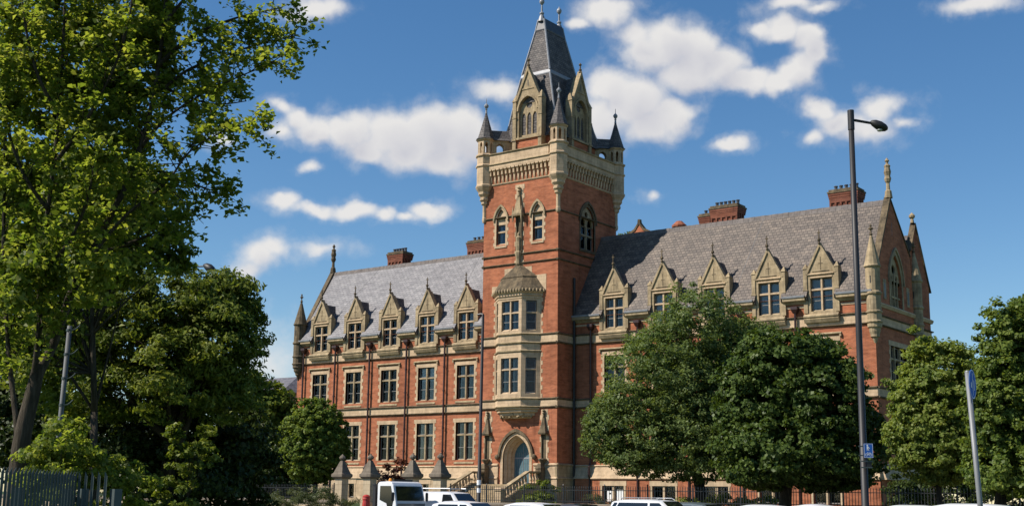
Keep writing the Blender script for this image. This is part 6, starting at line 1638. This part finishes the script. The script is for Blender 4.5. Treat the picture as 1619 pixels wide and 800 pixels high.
# planting before the college
D = 90
tree('evergreen_shrub', 'dark shrub at the foot of the entrance steps', 'shrub', ground(848, D - 3, 0.9), [lobe(838, 786, 24, 18, D - 3), lobe(862, 778, 18, 18, D - 3, .4), lobe(850, 796, 40, 12, D - 3)], 'leaf_chestnut', 60, 5000, 0.35, 0.17, 0.05, 0.4, limbs=5)
tree('copper_shrub', 'red leaved young tree between the gate piers above the truck', 'shrub', ground(622, 78, 0.9), [lobe(605, 752, 22, 18, 78), lobe(632, 742, 18, 20, 78), lobe(618, 762, 30, 16, 78)], 'leaf_red', 40, 2200, 0.35, 0.15, 0.07, 1.0, limbs=16)
tree('weed_bank', 'pale green weeds and grasses below the left railing', 'weeds', ground(490, 70, 0.5), [lobe(460, 790, 34, 14, 70), lobe(505, 786, 34, 16, 70), lobe(540, 794, 24, 10, 70), lobe(440, 798, 30, 10, 70)], 'leaf_grass', 70, 4000, 0.4, 0.26, 0, aspect=0.14)
tree('box_hedge', 'low clipped hedge behind the railings under the dark maple', 'hedge', ground(1140, 60, 0.9), [lobe(1120, 794, 26, 8, 60), lobe(1160, 792, 26, 8, 60), lobe(1080, 797, 24, 7, 60), lobe(1200, 794, 26, 8, 60)], 'leaf_lime', 60, 4000, 0.28, 0.12, 0, aspect=0.6)
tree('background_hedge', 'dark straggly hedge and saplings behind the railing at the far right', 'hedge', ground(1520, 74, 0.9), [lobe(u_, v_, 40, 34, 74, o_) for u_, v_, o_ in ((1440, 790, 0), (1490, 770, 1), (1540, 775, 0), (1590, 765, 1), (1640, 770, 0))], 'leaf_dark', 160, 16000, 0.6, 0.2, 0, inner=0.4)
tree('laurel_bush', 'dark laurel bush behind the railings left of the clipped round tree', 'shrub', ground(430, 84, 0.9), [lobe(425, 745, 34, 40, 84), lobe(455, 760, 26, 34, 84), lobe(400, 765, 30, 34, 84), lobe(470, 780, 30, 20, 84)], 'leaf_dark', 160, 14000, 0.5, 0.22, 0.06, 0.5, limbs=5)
tree('grass_tuft', 'tuft of tall grass on the bank right of the tower', 'grass tuft', ground(945, 76, 0.9), [lobe(945, 794, 14, 12, 76), lobe(960, 798, 16, 8, 76)], 'leaf_grass', 16, 900, 0.35, 0.3, 0, aspect=0.10)
f_ = Vector((-1.0, 20.0, 0)); c_ = at(990, 362, 118)
tree('distant_tree', 'feathery tree top showing over the ridge right of the tower', 'tree', (c_.x, c_.y, 0), [((c_.x, c_.y, c_.z - 1.6), (1.0, 1.0, 1.9)), ((c_.x + .2, c_.y, c_.z - 4), (2, 2, 3))], 'leaf_ash', 40, 2500, 0.5, 0.24, 0.2, 8, limbs=6)

# the big sycamore at the left edge: limbs laid out by hand, twigs and leaves grown along them
D = 18.0
O = tuple(ground(24, D, 0))
syc = thing('sycamore_tree', 'big sycamore at the left edge, yellow green branches reaching out over the sky', 'tree', O)
mb = MB()
def px(pts): return [at(u, v, D + dd) for u, v, dd in pts]
def smooth_path(P, k=5):
    out = []
    for i in range(len(P) - 1):
        p0, p1, p2, p3 = P[max(i - 1, 0)], P[i], P[i + 1], P[min(i + 2, len(P) - 1)]
        for j in range(k):
            t = j / k
            out.append(0.5 * ((2 * p1) + (p2 - p0) * t + (2 * p0 - 5 * p1 + 4 * p2 - p3) * t * t + (-p0 + 3 * p1 - 3 * p2 + p3) * t ** 3))
    out.append(P[-1]); return out
stems = [  # pixel path with depth offsets, base and tip radius, leafy from this fraction on
    ([(20, 900, 0), (26, 800, 0), (34, 700, 0), (52, 620, 0), (62, 575, 0)], .18, .085, 2),
    ([(46, 650, 0), (58, 600, 0), (86, 540, .1), (120, 445, .1), (165, 360, .2), (200, 290, .2), (232, 200, .2), (250, 110, .3), (262, 0, .3), (275, -120, .3)], .085, .018, .3),
    ([(38, 690, 0), (50, 620, 0), (62, 520, -.2), (64, 420, -.2), (80, 300, -.3), (95, 160, -.3), (102, 20, -.3), (110, -120, -.2)], .055, .016, .25),
    ([(30, 740, 0), (26, 670, .1), (14, 560, .3), (6, 420, .4), (8, 250, .5), (14, 80, .4), (24, -40, .3)], .05, .014, .25),
    ([(110, 470, .1), (150, 400, -.3), (200, 340, -.5), (262, 290, -.6), (300, 240, -.6), (350, 210, -.6), (400, 194, -.6)], .036, .006, .3),
    ([(200, 290, .2), (240, 270, .3), (290, 285, .3), (325, 298, .3), (352, 306, .3)], .035, .006, .25),
    ([(222, 235, .2), (260, 190, 0), (310, 155, -.1), (370, 125, -.1), (440, 97, -.1)], .03, .006, .25),
    ([(240, 160, .3), (290, 115, .4), (350, 90, .4), (410, 70, .4), (468, 57, .4)], .03, .006, .25),
    ([(250, 105, .3), (300, 60, .3), (370, 30, .2), (447, 12, .2)], .04, .007, .2),
    ([(258, 40, .3), (310, -20, .3), (380, -70, .3)], .035, .007, .2),
    ([(85, 260, -.3), (130, 200, -.5), (170, 130, -.6), (200, 50, -.7), (215, -50, -.7)], .036, .01, .25),
    ([(92, 180, -.3), (60, 120, -.6), (40, 40, -.7), (30, -60, -.7)], .034, .01, .25),
    ([(75, 330, -.3), (40, 280, -.6), (10, 200, -.8), (-10, 120, -.9)], .034, .01, .25),
    ([(140, 405, .1), (190, 390, .5), (240, 370, .6), (280, 350, .6)], .04, .008, .3),
    ([(228, 215, .2), (190, 160, .5), (160, 90, .6), (140, 0, .7)], .034, .01, .25),
    ([(64, 440, -.2), (110, 380, -.6), (140, 310, -.8), (150, 240, -.9)], .04, .01, .3),
    ([(246, 130, .3), (285, 150, .8), (340, 165, .9), (390, 160, 1.0)], .03, .007, .25),
    ([(262, 290, -.6), (290, 320, -.6), (322, 354, -.6)], .012, .003, 2),
]
LC, LN = [], []
twig_tips = []
for path, r0, r1, leafy in stems:
    P = smooth_path(px(path), 5)
    n = len(P)
    R_ = [r0 + (r1 - r0) * (i / (n - 1)) ** 0.8 for i in range(n)]
    mb.tube(P, R_, 8 if r0 > .06 else 6)
    if leafy >= 1: continue
    L = sum((P[i + 1] - P[i]).length for i in range(n - 1))
    m = int(L * 11.0)
    for k in range(m):
        t = leafy + (1 - leafy) * (k + random.random()) / m
        i = min(n - 2, int(t * (n - 1))); base = P[i].lerp(P[i + 1], t * (n - 1) - i)
        ax = (P[i + 1] - P[i]).normalized()
        dirv = (Vector((random.gauss(0, 1), random.gauss(0, 1), random.gauss(0.15, 0.8))).normalized() + ax * 0.7).normalized()
        ln = random.uniform(0.25, 0.75) * (1.15 - 0.55 * t)
        q = base + dirv * ln + Vector((0, 0, -0.08 * ln))
        mid = base.lerp(q, 0.5) + Vector((0, 0, 0.05 * ln))
        mb.tube([base, mid, q], [0.008, 0.006, 0.003], 4)
        for s in range(4):
            tt = random.uniform(0.35, 1.0)
            b2 = base.lerp(q, tt); d2 = (dirv + Vector((random.gauss(0, .7), random.gauss(0, .7), random.gauss(0, .5)))).normalized()
            twig_tips.append((b2, b2 + d2 * random.uniform(0.10, 0.26)))
for b2, e2 in twig_tips:
    for s in range(9):
        p = b2.lerp(e2, 0.25 + 0.85 * random.random())
        LC.append((p.x + random.gauss(0, .05), p.y + random.gauss(0, .05), p.z + random.gauss(-.02, .05)))
        LN.append((random.gauss(0, .55), random.gauss(0, .55), 0.9 + random.gauss(0, .4)))
P, N, _c = clumped([lobe(70, 90, 110, 130, D, .8), lobe(190, 60, 80, 90, D, .9), lobe(40, 280, 90, 110, D, 1.0), lobe(170, 200, 80, 80, D, .8), lobe(250, 40, 50, 60, D, .6), lobe(230, 130, 60, 50, D, .8), lobe(150, -60, 110, 60, D, .5), lobe(110, 340, 70, 60, D, .9), lobe(40, 450, 44, 60, D, -.5), lobe(150, 440, 44, 40, D, -.6)], 460, 34000, 0.25, 0.35, 0.7)
LC += [tuple(p) for p in P]; LN += [tuple(q) for q in N]
mb.build('trunk', M['bark_pale'], syc, smooth=True, org=O)
leaf_mesh('crown', np.array(LC), np.array(LN), 0.088, M['leaf_maple'], syc, O, 0.8, 0.35, 0.6)
print('sycamore leaves', len(LC))
